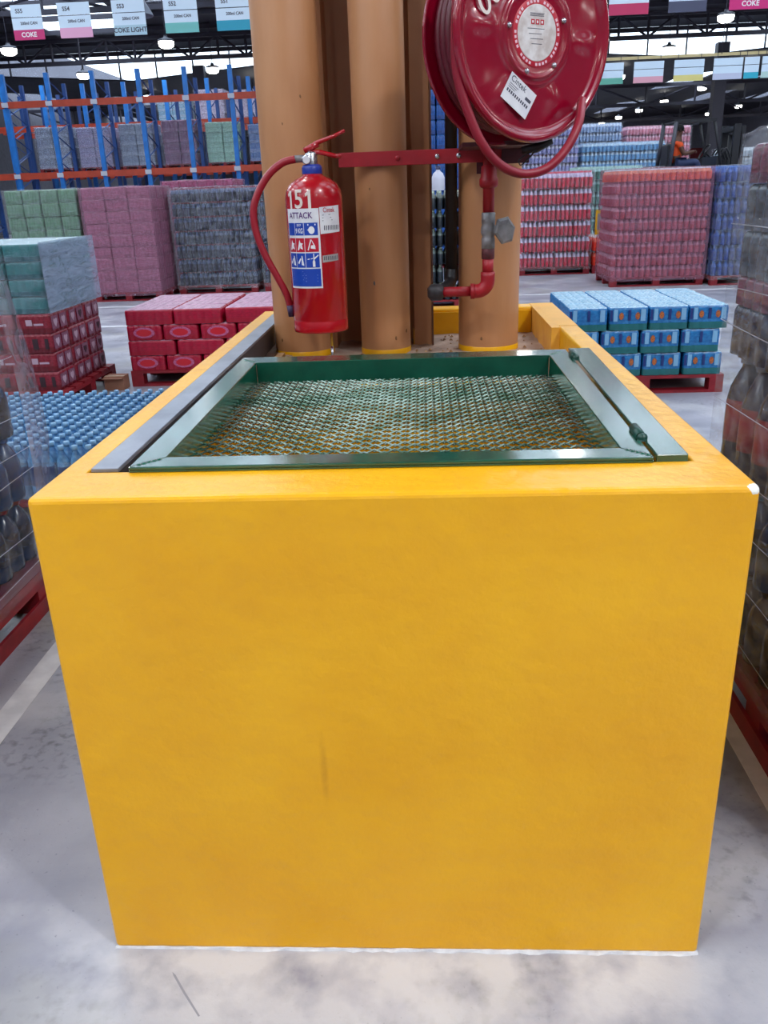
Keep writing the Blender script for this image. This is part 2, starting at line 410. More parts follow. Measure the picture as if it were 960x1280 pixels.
# ------------------------------------------------------------------ high-bay lamps
LENS = emit_mat('lit_lamp_lens', (255, 252, 246), 14.0)
HOUS = mat('lamp_housing_grey', (96, 98, 106), 0.4, metal=0.5)
lamp_h = MB().lathe([(0, .34), (.06, .34), (.08, .27), (.22, .24), (.27, .22), (.27, .17), (0, .17)], 16).mesh('housing', HOUS)
lamp_l = MB().lathe([(0, .0), (.17, .01), (.25, .06), (.265, .17), (0, .17)], 16).mesh('lens', LENS)
lamp_r = MB().cyl((0, 0, 0), (0, 0, 1.0), .012, 6).mesh('hanger_rod', STEEL_D)
lamp_xy = [(x, y) for x in (-12.0, -7.3, -2.0, 3.3, 8.7, 14.2, 20.5) for y in (-9.0, -2.6, 3.8, 10.2, 16.6, 26, 31.8, 39.5, 46, 53, 59, 65, 71)]
for i, (x, y) in enumerate(lamp_xy):
    if x == -2.0 and 20 < y < 50 or x == 3.3 and y > 20: pass
    z = 5.5 if y > 20 else 6.0
    if x in (-2.0, 3.3) and y > 30: continue
    if y > 60 and x < 0: continue
    lab = 'lit round high-bay lamp hanging overhead from the warehouse roof'
    if y > 20:
        ys = [26, 31.8, 39.5, 46, 53, 59, 65, 71]; xs = [-12.0, -7.3, -2.0, 3.3, 8.7, 14.2, 20.5]
        lab = 'far lit high-bay lamp, %s lamp deep in the %s row counted from the racking side' % (ORD[ys.index(y)], ORD[xs.index(x)])
    t = thing('high_bay_lamp', lab, 'lamp', (x, y, z), 'high-bay lamps under the roof')
    rz = (near_z(y) if y < 36 else far_z(x))-z-.34
    obj('housing', lamp_h, t, None, 0, (.85, .85, 1)); obj('lens', lamp_l, t, None, 0, (.85, .85, 1)); obj('hanger_rod', lamp_r, t, (0, 0, .335), 0, (1, 1, rz))
    ld = bpy.data.lights.new('lamp_light', 'AREA'); ld.shape = 'DISK'; ld.size = 0.5; ld.energy = LAMP_W*(1.0 if y < -5 else (1.85 if x == 3.3 else 1.02) if y < 0 else .34 if y < 12 else .27); ld.color = LAMP_COL
    lo = bpy.data.objects.new('lamp_light', ld); COL.objects.link(lo); lo.parent = t; lo.location = (0, 0, -0.01)
# ------------------------------------------------------------------ yellow masonry column guard
H = 1.003
IX0, IX1, IY0, IY1 = -0.545, 0.530, 0.148, 2.17       # opening
OX, OY = 0.60, 2.27
FILL = 0.905                                          # level of the fill behind the lid
PITY = 1.215                                          # back wall of the pit under the lid
guard = thing('column_guard', 'big yellow painted masonry guard box around the pipes', 'guard box')
def wall_grid(mb, P, U, V, nu, nv, f):
    vs = []; fs = []
    for j in range(nv+1):
        for i in range(nu+1):
            a, b = i/nu, j/nv; vs.append(Vector(P)+Vector(U)*a+Vector(V)*b+f(a, b))
    for j in range(nv):
        for i in range(nu):
            k = j*(nu+1)+i; fs.append((k, k+1, k+nu+2, k+nu+1))
    mb.add(vs, fs, True)
mb = MB()
# outer ring and inner ring as one solid (bottom left open to the floor)
o = [(-OX, 0), (OX, 0), (OX, OY), (-OX, OY)]; n_ = [(IX0, IY0), (IX1, IY0), (IX1, IY1), (IX0, IY1)]
vs = [(x, y, 0) for x, y in o]+[(x, y, H) for x, y in o]+[(x, y, H) for x, y in n_]+[(x, y, 0.25) for x, y in n_]
fs = []
for k in range(4):
    k2 = (k+1) % 4
    fs += [(k, k2, 4+k2, 4+k), (4+k, 4+k2, 8+k2, 8+k), (8+k, 8+k2, 12+k2, 12+k)]
fs += [(12, 13, 14, 15), (3, 2, 1, 0)]
mb.add(vs, fs)
shell = mb.build('masonry_shell', YEL, guard); bevel(shell, 0.009, 3)
MB().box(IX0+.001, IX1-.001, PITY, PITY+.05, 0.25, FILL).build('pit_wall', YEL, guard)
# duller old paint inside the rear half and on the rear rim
MB().box(IX0+.002, IX1-.03, IY1-.012, IY1+.002, FILL-.02, H-.012).build('rear_face', YEL, guard)
MB().box(IX1-.028, IX1+.001, 1.62, IY1+.001, FILL-.02, H+.0015).build('old_paint_patch', YEL_OLD, guard)
MB().box(IX1-.0275, OX-.004, 1.66, OY-.004, H-.004, H+.0012).build('old_paint_rim', mat('paler_orange_paint', (224, 164, 58), 0.5, var=0.08), guard)
# fill behind the pit: uneven dusty screed
rnd = random.Random(3)
mb = MB(); NX, NY = 40, 34
g = [[FILL+rnd.uniform(-.004, .004)+.012*math.exp(-((i/NX-.08)**2)*90)*rnd.uniform(.3, 1.2) for i in range(NX+1)] for j in range(NY+1)]
vs = [(IX0+(IX1-IX0)*i/NX, PITY+(IY1-PITY)*j/NY, g[j][i]) for j in range(NY+1) for i in range(NX+1)]
mb.add(vs, [(j*(NX+1)+i, j*(NX+1)+i+1, (j+1)*(NX+1)+i+1, (j+1)*(NX+1)+i) for j in range(NY) for i in range(NX)], True)
mb.build('fill_surface', SCREED, guard)
# loose crumbs of debris along the left of the fill
mb = MB()
for k in range(260):
    x = IX0+.07+abs(rnd.gauss(0, .06)); y = rnd.uniform(1.3, 2.15); r = rnd.uniform(.004, .014); z = FILL+.004
    if (x+.375)**2+(y-1.83)**2 < .0169 or (x+.072)**2+(y-1.81)**2 < .012: continue
    mb.add([(x-r, y-r*.7, z), (x+r, y-r, z), (x+r*.8, y+r, z), (x-r*.6, y+r, z), (x+rnd.uniform(-r, r)*.5, y, z+r*1.1)], [(0, 1, 4), (1, 2, 4), (2, 3, 4), (3, 0, 4), (3, 2, 1, 0)])
for k in range(120):
    x = rnd.uniform(-.2, IX1-.04); y = rnd.uniform(1.5, 2.1)
    if (x-.303)**2+(y-1.83)**2 < .0169 or (x+.072)**2+(y-1.81)**2 < .012: continue
    r = 0; r = rnd.uniform(.003, .008); z = FILL+.003
    mb.add([(x-r, y-r*.7, z), (x+r, y-r, z), (x+r*.8, y+r, z), (x-r*.6, y+r, z), (x, y, z+r)], [(0, 1, 4), (1, 2, 4), (2, 3, 4), (3, 0, 4), (3, 2, 1, 0)])
d = tag(mb.build('debris', SAND), 'dry brown crumbs lying on the fill behind the green lid', 'debris'); d['kind'] = 'stuff'
tag(MB().box(-.012, .012, -.16, .16, 0, .02).build('wood_batten', mat('pale_batten_wood', (176, 132, 84), 0.7, var=.2, vscale=20), None, (-.44, 1.52, FILL+.008)), 'short pale wooden batten lying in debris by the pipes', 'batten')
# plaster ridge left along the foot of the box
mb = MB(); nseg = 60; pr = []
for i in range(nseg+1):
    x = -OX+2*OX*i/nseg; pr.append((x, -.002-rnd.uniform(0, .006)*(1 if .2 < i/nseg else .15), .0015+rnd.uniform(0, .0035)))
vs = []
for (x, y, z) in pr: vs += [(x, y, 0.0), (x, y*.4, z), (x, 0.004, z*1.2), (x, .004, 0)]
fs = []
for i in range(nseg):
    for k in range(4): fs.append((i*4+k, i*4+(k+1) % 4, (i+1)*4+(k+1) % 4, (i+1)*4+k))
fs += [(3, 2, 1, 0), tuple(nseg*4+k for k in range(4))]
mb.add(vs, fs); mb.build('plaster_ridge', PLASTER, guard)
MB().add([(-OX-.035, .35, 0), (-OX+.0, .32, 0), (-OX+.0, .45, 0), (-OX-.03, .44, 0), (-OX-.012, .36, .012), (-OX, .34, .016), (-OX, .43, .016), (-OX-.012, .42, .01)],
         [(4, 5, 6, 7), (0, 1, 5, 4), (1, 2, 6, 5), (2, 3, 7, 6), (3, 0, 4, 7)]).build('plaster_lump', PLASTER, guard)
# grey steel angle lining the left of the opening
an = thing('steel_angle', 'grey primed steel angle lining the opening along the long rim', 'angle iron')
bevel(MB().box(IX0+.002, -.492, IY0-.002, 2.16, H-.003, H+.005).build('top_flange', GREY_ST, an), .0015)
MB().box(-.498, -.492, IY0+.003, 2.16, H-.07, H-.003).build('side_flange', mat('shaded_grey_steel', (52, 54, 62), .5, var=.2), an)  # shade of the gap beside the lid is painted into this flange

# ------------------------------------------------------------------ green hinged lid with expanded metal
lid = thing('mesh_lid', 'green enamelled steel lid frame with expanded metal mesh', 'lid')
LX0, LX1, LY0, LY1 = -.468, .464, .132, 1.168
FX0, FX1, FY0, FY1 = -.414, .418, .190, 1.085
LT = H+.011; LB = H-.050; TH = .007
def frame_side(name, poly, inner, parent=lid):
    mb = MB(); mb.prism(poly, LT-TH, LT)
    (a, b) = inner; a = Vector((*a, 0)); b = Vector((*b, 0)); dr = (b-a).normalized(); nn = Vector((-dr.y, dr.x, 0))*TH
    mb.prism([(a.x, a.y), (b.x, b.y), (b.x+nn.x, b.y+nn.y), (a.x+nn.x, a.y+nn.y)], LB-.004, LT-TH*.5)
    o = mb.build(name, GREEN, parent); bevel(o, .002, 2); return o
LX1b = .477
frame_side('frame_bar', [(LX0, LY0), (LX1, LY0), (FX1, FY0), (FX0, FY0)], ((FX1, FY0), (FX0, FY0)))
frame_side('frame_bar', [(LX1, LY0), (LX1b, LY1), (FX1, FY1), (FX1, FY0)], ((FX1, FY1), (FX1, FY0)))
frame_side('frame_bar', [(LX1b, LY1), (LX0, LY1), (FX0, FY1), (FX1, FY1)], ((FX0, FY1), (FX1, FY1)))
frame_side('frame_bar', [(LX0, LY1), (LX0, LY0), (FX0, FY0), (FX0, FY1)], ((FX0, FY0), (FX0, FY1)))
MB().box(LX0, LX1, LY0, LY0+.006, H+.001, LT-TH).build('front_lip', GREEN, lid)
# weld blobs on the mitred corners
for (x, y) in ((FX1+.025, FY0-.028), (FX0-.025, FY0-.028), (FX1+.025, FY1+.03), (FX0-.025, FY1+.03)):
    w = MB()
    for k in range(5):
        c = Vector((x+(k-2)*.007*(1 if x > 0 else -1), y-(k-2)*.0075*(1 if y < .5 else -1), LT-.0015)); w.lathe([(.007, 0), (.005, .003), (0, .0042)], 8, c)
    w.build('weld_bead', GREEN, lid)
# expanded metal: zigzag strands with a raised twist
px, py, sw, st = .040, .0172, .0030, .0030
strand = MB(); ny = int((FY1-FY0-.006)/py); nx = int((FX1-FX0)/px)
dx = (FX1-FX0)/nx; dy = (FY1-FY0-.004)/ny
tv = []; tf = []
for j in range(ny+1):
    y = FY0+.002+j*dy
    for i in range(nx*2):
        xa = FX0+i*dx/2; xb = xa+dx/2
        s = 1 if (i+j) % 2 == 0 else -1
        # each half strand goes from a bond on this row to the bond half a row on
        ya, yb = (y-dy*.5*.86, y+dy*.5*.86) if s > 0 else (y+dy*.5*.86, y-dy*.5*.86)
        za, zb = (LB, LB+.005) if s > 0 else (LB+.005, LB)
        o_ = len(tv)
        for (X, Y, Z) in ((xa, ya, za), (xb, yb, zb)):
            tv += [(X, Y-sw*.5, Z-.0012), (X, Y+sw*.5, Z+.0012), (X, Y+sw*.3, Z+st), (X, Y-sw*.7, Z+st-.0024)]
        tf += [(o_, o_+1, o_+5, o_+4), (o_+1, o_+2, o_+6, o_+5), (o_+2, o_+3, o_+7, o_+6), (o_+3, o_, o_+4, o_+7)]
strand.add(tv, tf)
em = strand.build('expanded_mesh', mat('green_mesh_enamel', (150, 166, 150), 0.22, metal=.75, c2=(84, 112, 92), vscale=14), lid); em['kind'] = 'stuff'; em['label'] = 'diamond expanded metal mesh'
MB().box(FX0, FX1, .93, .95, LB-.03, LB-.006).build('cross_bar', GREEN, lid)
# hinge leaf fixed to the right rim
leaf = thing('hinge_leaf', 'green flat hinge strip fixed along the rim beside the lid', 'hinge strip')
bevel(MB().prism([(.471, .142), (.526, .142), (.546, 1.175), (.485, 1.175)], H-.004, LT+.001).build('flat_strip', GREEN, leaf), .002)
MB().prism([(.440, .155), (.529, .155), (.529, 1.17), (.440, 1.17)], H-.075, H-.062).build('under_ledge', GREEN, leaf)
for (x, y) in ((.469, .275), (.479, 1.05)):
    h = MB().cyl((x-.001, y-.032, LT+.004), (x+.001, y+.032, LT+.004), .0095, 12)
    hk = h.build('hinge_knuckle', mat('dark_green_hinge', (18, 62, 52), .35, var=.2), leaf)
    MB().lathe([(0, -.009), (.008, -.006), (.0105, 0), (.008, .006), (0, .009)], 10).build('pin_head', MATS['dark_green_hinge'], hk, (x, y-.036, LT+.004))
# things in the pit below the mesh: dark flat plate
tag(MB().rbox(IX0+.02, IX1-.02, IY0+.02, PITY-.02, .25, .27, .005).build('pit_plate', mat('dark_pit_plate', (44, 52, 50), .35, c2=(74, 78, 66), vscale=7)), 'dark flat plate at the bottom of the pit under the mesh', 'plate')

# ------------------------------------------------------------------ tan pipes and steel column
ZT = 6.6
def tan_pipe(x, y, r, label):
    t = thing('tan_pipe', label, 'pipe', (x, y, FILL-.01))
    n = 40
    MB().lathe([(r*.985, 0), (r, .01), (r, ZT-FILL), (r*.9, ZT-FILL)], n).build('pipe_shell', TAN, t)
    MB().lathe([(r+.0012, .006), (r+.0012, .028), (r*.99, .032)], n).build('yellow_paint_band', YEL, t)
    return t
c1 = tan_pipe(-.375, 1.83, .108, 'tan painted thick pipe standing behind the fire extinguisher')
c2 = tan_pipe(-.072, 1.81, .090, 'tan painted slimmer pipe in the middle, crossed by the red bar')
c3 = tan_pipe(.303, 1.83, .108, 'tan painted thick pipe standing behind the red riser and valve')
CHIP = mat('chipped_grey_primer', (96, 92, 90), .7)
def chip(par, r, ang, z, s, m=CHIP):
    mb = MB(); pts = []
    for k in range(7):
        a = 2*PI*k/7; rr = s*rnd.uniform(.5, 1); pts.append((ang+math.cos(a)*rr*.6/r, z+math.sin(a)*rr))
    vs = [(math.cos(a)*(r+.0008), math.sin(a)*(r+.0008), zz) for a, zz in pts]+[(math.cos(ang)*(r+.0016), math.sin(ang)*(r+.0016), z)]
    mb.add(vs, [(k, (k+1) % 7, 7) for k in range(7)]); mb.build('paint_chip', m, par)
chip(c2, .09, -PI/2-.35, .265, .011); chip(c2, .09, -PI/2+.45, .07, .010, mat('brown_scuff', (120, 84, 50), .6)); chip(c2, .09, -PI/2+1.0, .09, .012, MATS['brown_scuff'])
chip(c2, .09, -PI/2-.4, .57, .006, MATS['brown_scuff']); chip(c1, .108, -PI/2-.1, .78, .006, MATS['brown_scuff']); chip(c1, .108, -PI/2-.7, .07, .009, MATS['brown_scuff'])
chip(c1, .108, -PI/2+.5, .86, .008, MATS['brown_scuff']); chip(c3, .108, -PI/2-.3, .06, .008, MATS['brown_scuff'])
bcol = thing('steel_column', 'tan painted steel channel column standing behind the middle pipe', 'column')
bevel(MB().box(-.283, -.262, 1.92, 2.10, FILL-.02, ZT).build('flange', TAN_D, bcol), .002)
MB().box(-.262, .03, 2.06, 2.075, FILL-.02, ZT).build('web', TAN_D, bcol)
bevel(MB().box(.03, .098, 1.93, 2.10, FILL-.02, ZT).build('flange', TAN_D, bcol), .003)
MB().box(.098, .104, 1.91, 2.11, FILL-.02, ZT).build('edge_plate', mat('dark_brown_steel', (88, 52, 34), .5), bcol)
MB().box(.028, .0305, 1.925, 1.94, FILL-.02, FILL+.06).build('yellow_paint_band', YEL, bcol)

# ------------------------------------------------------------------ red flat bar
BY = 1.709
rb = thing('red_bar', 'red painted flat steel bar strapped across the tan pipes', 'bar')
bevel(MB().box(-.205, .415, BY-.006, BY, 1.535, 1.580).build('flat_bar', RED_BAR, rb), .0015)
MB().box(.33, .42, BY-.016, BY-.006, 1.528, 1.588).build('end_plate', mat('dark_red_plate', (70, 12, 24), .5), rb)
for x in (-.01, .12, .19, .36): MB().lathe([(.009, 0), (.009, .005), (.005, .008), (0, .008)], 6).xf(Matrix.Translation((x, BY-.006, 1.558)) @ Matrix.Rotation(PI/2, 4, 'X')).build('bolt', RED_BAR if x < .1 else CHROME, rb)
for (x, r) in ((-.072, .09), (.303, .108)):
    cp = MB(); cy = 1.81 if x < 0 else 1.83
    cp.tube([(x+(r+.004)*math.cos(a), cy+(r+.004)*math.sin(a), 1.558) for a in [PI*k/12 for k in range(13)]], .004, 6); cp.build('u_bolt', RED_BAR, rb)

# ------------------------------------------------------------------ fire extinguisher
EX, EY, EZ, ER = -.277, 1.555, 1.030, .091
ex = thing('fire_extinguisher', 'red dry-powder fire extinguisher numbered 151 hanging from the red bar', 'fire extinguisher', (EX, EY, EZ))
MB().lathe([(0, .012), (.08, .012), (.083, 0), (ER-.001, 0), (ER, .006), (ER, .035), (ER-.0015, .038), (ER, .041), (ER, .415), (ER-.004, .437), (ER-.016, .457), (ER-.036, .472), (.034, .481), (.032, .486), (0, .486)], 48).build('cylinder', RED, ex)
MB().lathe([(.030, .482), (.032, .486), (.032, .505), (.028, .512), (.022, .514), (0, .514)], 24).build('neck_collar', BLUE_PL, ex)
MB().lathe([(.020, .510), (.020, .545), (.014, .552), (0, .552)], 16).build('valve_body', CHROME, ex)
def cylmap(x, y, ang0=0.0, r=ER+.0009):   # x arc length from front, y height
    x += .006
    if y < .38: y = .145+(y-.165)*1.164
    a = -PI/2+ang0+x/r
    return (r*math.cos(a), r*math.sin(a), y)
hv = MB()
hv.tube([(-.020, 0, .555), (.02, -.008, .575), (.075, -.01, .592), (.110, -.01, .607)], [.008, .007, .006, .005], 8)
hv.build('lever', RED, ex)
hv = MB(); hv.tube([(-.018, 0, .552), (.03, -.004, .548), (.075, -.004, .536), (.095, -.004, .534)], [.007, .0075, .007, .006], 8)
hv.build('carry_handle', RED, ex)
MB().tube([(-.02, -.004, .553), (.025, -.005, .573)], .010, 8).build('lever_bracket', RED, ex)
g_ = MB().lathe([(.0145, 0), (.0145, .008), (.012, .010), (0, .010)], 20).xf(Matrix.Translation((-.012, -.019, .527)) @ Matrix.Rotation(PI/2, 4, 'X'))
gz = g_.build('pressure_gauge', CHROME, ex)
MB().lathe([(.011, .0105), (0, .0108)], 16).xf(Matrix.Translation((-.012, -.019, .527)) @ Matrix.Rotation(PI/2, 4, 'X')).build('gauge_face', STICK, gz)
MB().cyl((-.016, 0, .532), (-.052, -.004, .531), .011, 12).build('hose_coupling', BRASS, ex)
def bez(P, n=10):
    # catmull-rom through the points
    P = [Vector(p) for p in P]; P = [P[0]*2-P[1]]+P+[P[-1]*2-P[-2]]; out = []
    for i in range(1, len(P)-2):
        for k in range(n):
            t = k/n; a, b, c, d_ = P[i-1:i+3]
            out.append(.5*((2*b)+(c-a)*t+(2*a-5*b+4*c-d_)*t*t+(3*b-a-3*c+d_)*t**3))
    out.append(P[-2]); return out
MB().tube(bez([(-.05, -.004, .531), (-.09, -.006, .522), (-.135, -.01, .49), (-.172, -.015, .44), (-.193, -.02, .385), (-.190, -.022, .32), (-.168, -.022, .25), (-.135, -.018, .18), (-.108, -.012, .12), (-.099, -.006, .075)]), .0115, 12).build('hose', mat('dark_red_hose', (148, 20, 38), .38), ex)
MB().cyl((-.0995, -.008, .085), (-.096, -.005, .048), .0122, 12).build('nozzle', mat('dull_blue_nozzle', (60, 44, 80), .5), ex)
# number and labels
def label_patch(name, x0, x1, y0, y1, m, parent, r=ER+.0009, skew=0.0):
    mb = MB(); n = max(2, int(abs(x1-x0)/.004))
    vs = []
    for i in range(n+1):
        x = x0+(x1-x0)*i/n
        vs += [cylmap(x, y0+skew*(x-x0), 0, r), cylmap(x, y1+skew*(x-x0), 0, r)]
    mb.add(vs, [(2*i, 2*i+2, 2*i+3, 2*i+1) for i in range(n)], True)
    return mb.build(name, m, parent)
nb = MB(); DH = .056; DZ = .4115
one = [(-.10, -.5), (.10, -.5), (.10, .5), (-.04, .5), (-.30, .30), (-.24, .16), (-.10, .26)]
for cx in (-.077, -.009): nb.add([cylmap(cx+px_*DH*.8, DZ+py_*DH) for px_, py_ in one], [(0, 1, 2, 3, 6), (3, 4, 5, 6)], False)
put_text(nb, '5', .080, lambda x, y: cylmap(x-.045, DZ+y*.96), .014, .88); nb.build('painted_number', mat('cream_stencil_paint', (226, 214, 206), .5), ex)
il = label_patch('instruction_label', -.102, .018, .165, .372, STICK, ex)
R1 = ER+.0014; R2 = ER+.0018
def cell(x0, x1, y0, y1, m): return label_patch('printed_panel', x0, x1, y0, y1, m, il, R1)
for (x0, x1) in ((-.099, -.068), (-.066, -.034), (-.032, .012)):
    cell(x0, x1, .304, .336, BLUE_P); cell(x0, x1, .261, .297, RED_P); cell(x0, x1, .220, .258, BLUE_P)
cell(-.099, .014, .170, .217, BLUE_P)
tx = MB(); put_text(tx, 'ATTACK', .022, lambda x, y: cylmap(x-.046, y+.354, 0, R1), .02, 1.0); tx.build('brand_lettering', PURP, il)
tx = MB(); put_text(tx, '9 KG', .018, lambda x, y: cylmap(x-.050, y+.315, 0, R2), .02, .7); put_text(tx, 'DCP', .008, lambda x, y: cylmap(x-.050, y+.330, 0, R2), .02, 1)
tx.build('weight_lettering', WHITE, il)
# white pictograms
def poly_patch(mb, pts, r=R2): mb.add([cylmap(x, y, 0, r) for x, y in pts], [tuple(range(len(pts)))], False)
pg = MB(); poly_patch(pg, [(-.008+.010*math.cos(2*PI*k/14), .317+.010*math.sin(2*PI*k/14)) for k in range(14)]); poly_patch(pg, [(-.022, .318), (-.017, .315), (-.017, .320)]); poly_patch(pg, [(-.02, .329), (.006, .329), (.006, .333), (-.02, .333)])
pg.build('gauge_pictogram', WHITE, il)
def picto(cx, cy, kind):
    pg = MB()
    if kind == 0:
        poly_patch(pg, [(cx-.010, cy-.014), (cx-.004, cy-.012), (cx+.003, cy+.004), (cx-.001, cy+.014), (cx-.005, cy+.002)])
        poly_patch(pg, [(cx, cy-.008), (cx+.010, cy-.012), (cx+.007, cy), (cx+.011, cy+.004), (cx+.002, cy+.006)])
    elif kind == 1:
        poly_patch(pg, [(cx-.014, cy-.012), (cx-.011, cy-.013), (cx-.001, cy+.012), (cx-.003, cy+.016)])
        poly_patch(pg, [(cx-.002, cy+.016), (cx+.001, cy+.014), (cx+.012, cy-.004), (cx+.009, cy-.005)])
        poly_patch(pg, [(cx-.004, cy-.008), (cx+.012, cy-.010), (cx+.010, cy+.001), (cx-.002, cy)])
    elif kind == 2:
        poly_patch(pg, [(cx-.012, cy-.006), (cx-.008, cy-.010), (cx+.001, cy+.004), (cx-.002, cy+.006)])
        poly_patch(pg, [(cx+.002, cy-.012), (cx+.011, cy-.014), (cx+.006, cy+.012), (cx+.003, cy+.012)])
    else:
        poly_patch(pg, [(cx+.002, cy-.018), (cx+.010, cy-.018), (cx+.010, cy-.004), (cx+.008, cy), (cx+.008, cy+.016), (cx+.005, cy+.016), (cx+.005, cy), (cx+.002, cy-.004)])
        poly_patch(pg, [(cx-.014, cy+.001), (cx+.004, cy+.003), (cx+.004, cy+.005), (cx-.014, cy+.003)])
        poly_patch(pg, [(cx+.008, cy+.001), (cx+.022, cy+.011), (cx+.021, cy+.014), (cx+.007, cy+.005)])
    pg.build('pictogram', WHITE, il)
picto(-.083, .279, 0); picto(-.050, .279, 0); picto(-.010, .278, 1); picto(-.083, .239, 2); picto(-.050, .239, 2); picto(-.012, .240, 3)
sm = MB()
for k in range(5):
    y = .210-k*.0055; poly_patch(sm, [(-.09, y-.0007), (-.045+.004*(k % 2), y-.0007), (-.045+.004*(k % 2), y+.0007), (-.09, y+.0007)])
    y = .200-k*.008
    if k < 3: poly_patch(sm, [(-.036, y-.0007), (.004, y-.0007), (.004, y+.0007), (-.036, y+.0007)])
sm.build('small_print', mat('pale_print', (150, 170, 215), .5), il)
sl = label_patch('service_sticker', .020, .094, .306, .374, STICK, ex, ER+.0007, .05)
tx = MB(); put_text(tx, 'Cintek', .017, lambda x, y: cylmap(x+.052, y+.366, 0, R1), .01, .9); tx.build('service_lettering', RED_P, sl)
sm = MB()
for k in range(3): poly_patch(sm, [(.028, .353-k*.007), (.056+.004*k, .354-k*.007), (.056+.004*k, .3555-k*.007), (.028, .3545-k*.007)], R1)
for k in range(9): poly_patch(sm, [(.032+k*.0065, .316), (.035+k*.0065, .315), (.036+k*.0065, .327), (.033+k*.0065, .328)], R1)
sm.build('handwriting', INK, sl)
ss = label_patch('silver_strip_sticker', .022, .080, .232, .250, mat('silver_sticker', (166, 160, 158), .35), ex, ER+.0007, .06)
sm = MB()
for k in range(8): poly_patch(sm, [(.026+k*.0065, .238), (.029+k*.0065, .238), (.031+k*.0065, .248), (.028+k*.0065, .248)], R1)
sm.build('strip_print', INK, ss)
MB().box(-.03, .03, ER-.002, ER+.02, .40, .46).build('hanging_hook', RED_BAR, ex)
MB().cyl((.03, .02, -.005), (.03, .02, -.075), .004, 8).build('yellow_tag_cord', mat('yellow_cord', (214, 170, 60), .6), ex)
MB().cyl((.03, .02, -.06), (.03, .02, -.12), .005, 8).build('cord_end', CHROME, ex)

# ------------------------------------------------------------------ hose reel
RA = .588; RR = .270
reel = thing('hose_reel', 'crimson fire hose reel mounted in front of the tan pipes', 'hose reel', (.3775, 1.30, 1.84))
nrm = Vector((math.sin(RA), -math.cos(RA), 0)); sid = Vector((math.cos(RA), math.sin(RA), 0)); upv = Vector((0, 0, 1))
RM = Matrix((sid, upv, nrm)).transposed()
reel.rotation_euler = RM.to_euler()
def ripple(r, a):
    if r < .128 or r > .232: return 0
    w = math.sin((r-.128)/(.104)*PI)
    return .007*w*max(0, math.cos(6*a+.5))**3-.003*w*max(0, -math.cos(6*a+.5))
prof = [(0, .010), (.07, .010), (.094, .010), (.104, .012), (.108, .014), (.112, .010), (.118, .003), (.122, .006), (.126, .004)]
prof += [(.128+.104*k/12, .002-.006*k/12) for k in range(13)]
prof += [(.238, -.004), (.244, .004), (.252, .012), (.260, .014), (.267, .010), (.270, .002), (.268, -.006), (.262, -.008), (.24, -.010), (.10, -.006), (0, -.006)]
MB().lathe(prof, 120, fn=ripple).build('front_disc', RED_REEL, reel)
MB().lathe([(.06, -.150), (.24, -.150), (.262, -.146), (.270, -.140), (.268, -.132), (.26, -.136), (.24, -.142), (.06, -.142)], 72).build('rear_disc', RED_REEL, reel)
MB().lathe([(.09, -.145), (.09, -.005)], 36).build('drum', RED_REEL, reel)
DK = mat('dark_crimson_hose', (92, 12, 30), .4)
mb = MB()
for lay in range(2):
    for k in range(5):
        zz = -.024-k*.024; rad = .205+.024*lay
        mb.tube([(rad*math.cos(2*PI*i/48), rad*math.sin(2*PI*i/48), zz) for i in range(49)], .0125, 8, False)
mb.build('hose_coils', DK, reel)
lb = MB().lathe([(.0, .0118), (.066, .0118), (.068, .0108)], 48, smooth=False).build('centre_label', mat('worn_white_label', (222, 218, 216), .5, c2=(190, 178, 172), vscale=35), reel)
for k in range(3):
    a = Vector((-.016+k*.016, .026)); MB().box(a.x-.006, a.x+.006, a.y-.006, a.y+.006, .0119, .0124).build('red_icon', RED_P, lb)
    MB().box(a.x-.003, a.x+.002, a.y-.003, a.y+.003, .0124, .0127).build('icon_mark', WHITE, lb)
sm = MB()
for k in range(7):
    y = .046-k*.003 if k < 3 else .010-(k-3)*.012; w = .026 if k < 3 else .034-.005*(k-3)
    sm.box(-w, w*rnd.uniform(.3, 1), y-.0007, y+.0007, .0119, .0122)
sm.build('label_print', INK, lb)
ring = MB().lathe([(.068, .0112), (.082, .0112), (.083, .0102)], 60).build('printed_ring', RED_P, reel)
wm = MB()
for k in range(40):
    a = 2*PI*k/40
    if k % 5 == 4: continue
    c_, s_ = math.cos(a), math.sin(a); r0, r1, w = .0715, .0785, .0036
    wm.add([(r0*c_-w*s_*-1*-1, r0*s_+w*c_, .0116), (r1*c_-w*s_, r1*s_+w*c_, .0116), (r1*c_+w*s_, r1*s_-w*c_, .0116), (r0*c_+w*s_, r0*s_-w*c_, .0116)], [(0, 1, 2, 3)])
wm.build('ring_lettering', mat('pinkish_white_print', (226, 190, 200), .5), ring)
bolt_me = MB().lathe([(.0075, 0), (.0075, .005), (.004, .009), (0, .0095)], 8).mesh('disc_bolt', CHROME)
for a in (172, 20, 250, 310, 95): obj('disc_bolt', bolt_me, reel, (.098*math.cos(math.radians(a)), .098*math.sin(math.radians(a)), .0095))
st_ = MB(); st_.box(-.052, .052, -.036, .036, 0, .0008); M_ = Matrix.Translation((-.056, -.152, .0075)) @ Matrix.Rotation(math.radians(-33), 4, 'Z')
sk = st_.xf(M_).build('service_sticker', STICK, reel)
tx = MB(); put_text(tx, 'Cintek', .022, lambda x, y: M_ @ Vector((x-.016, y+.024, .0012)), .01)
sm = MB()
for k in range(11): sm.box(-.044+k*.008, -.039+k*.008, -.012, -.004, .0009, .0012)
for k in range(3): sm.box(-.044, -.01-.004*k, .010-.005*k, .0115-.005*k, .0009, .0012)
sm.box(.022, .044, .004, .012, .0009, .0012); sm.xf(M_)
tx.build('service_lettering', INK, sk); sm.build('handwriting', INK, sk)
pn = MB()
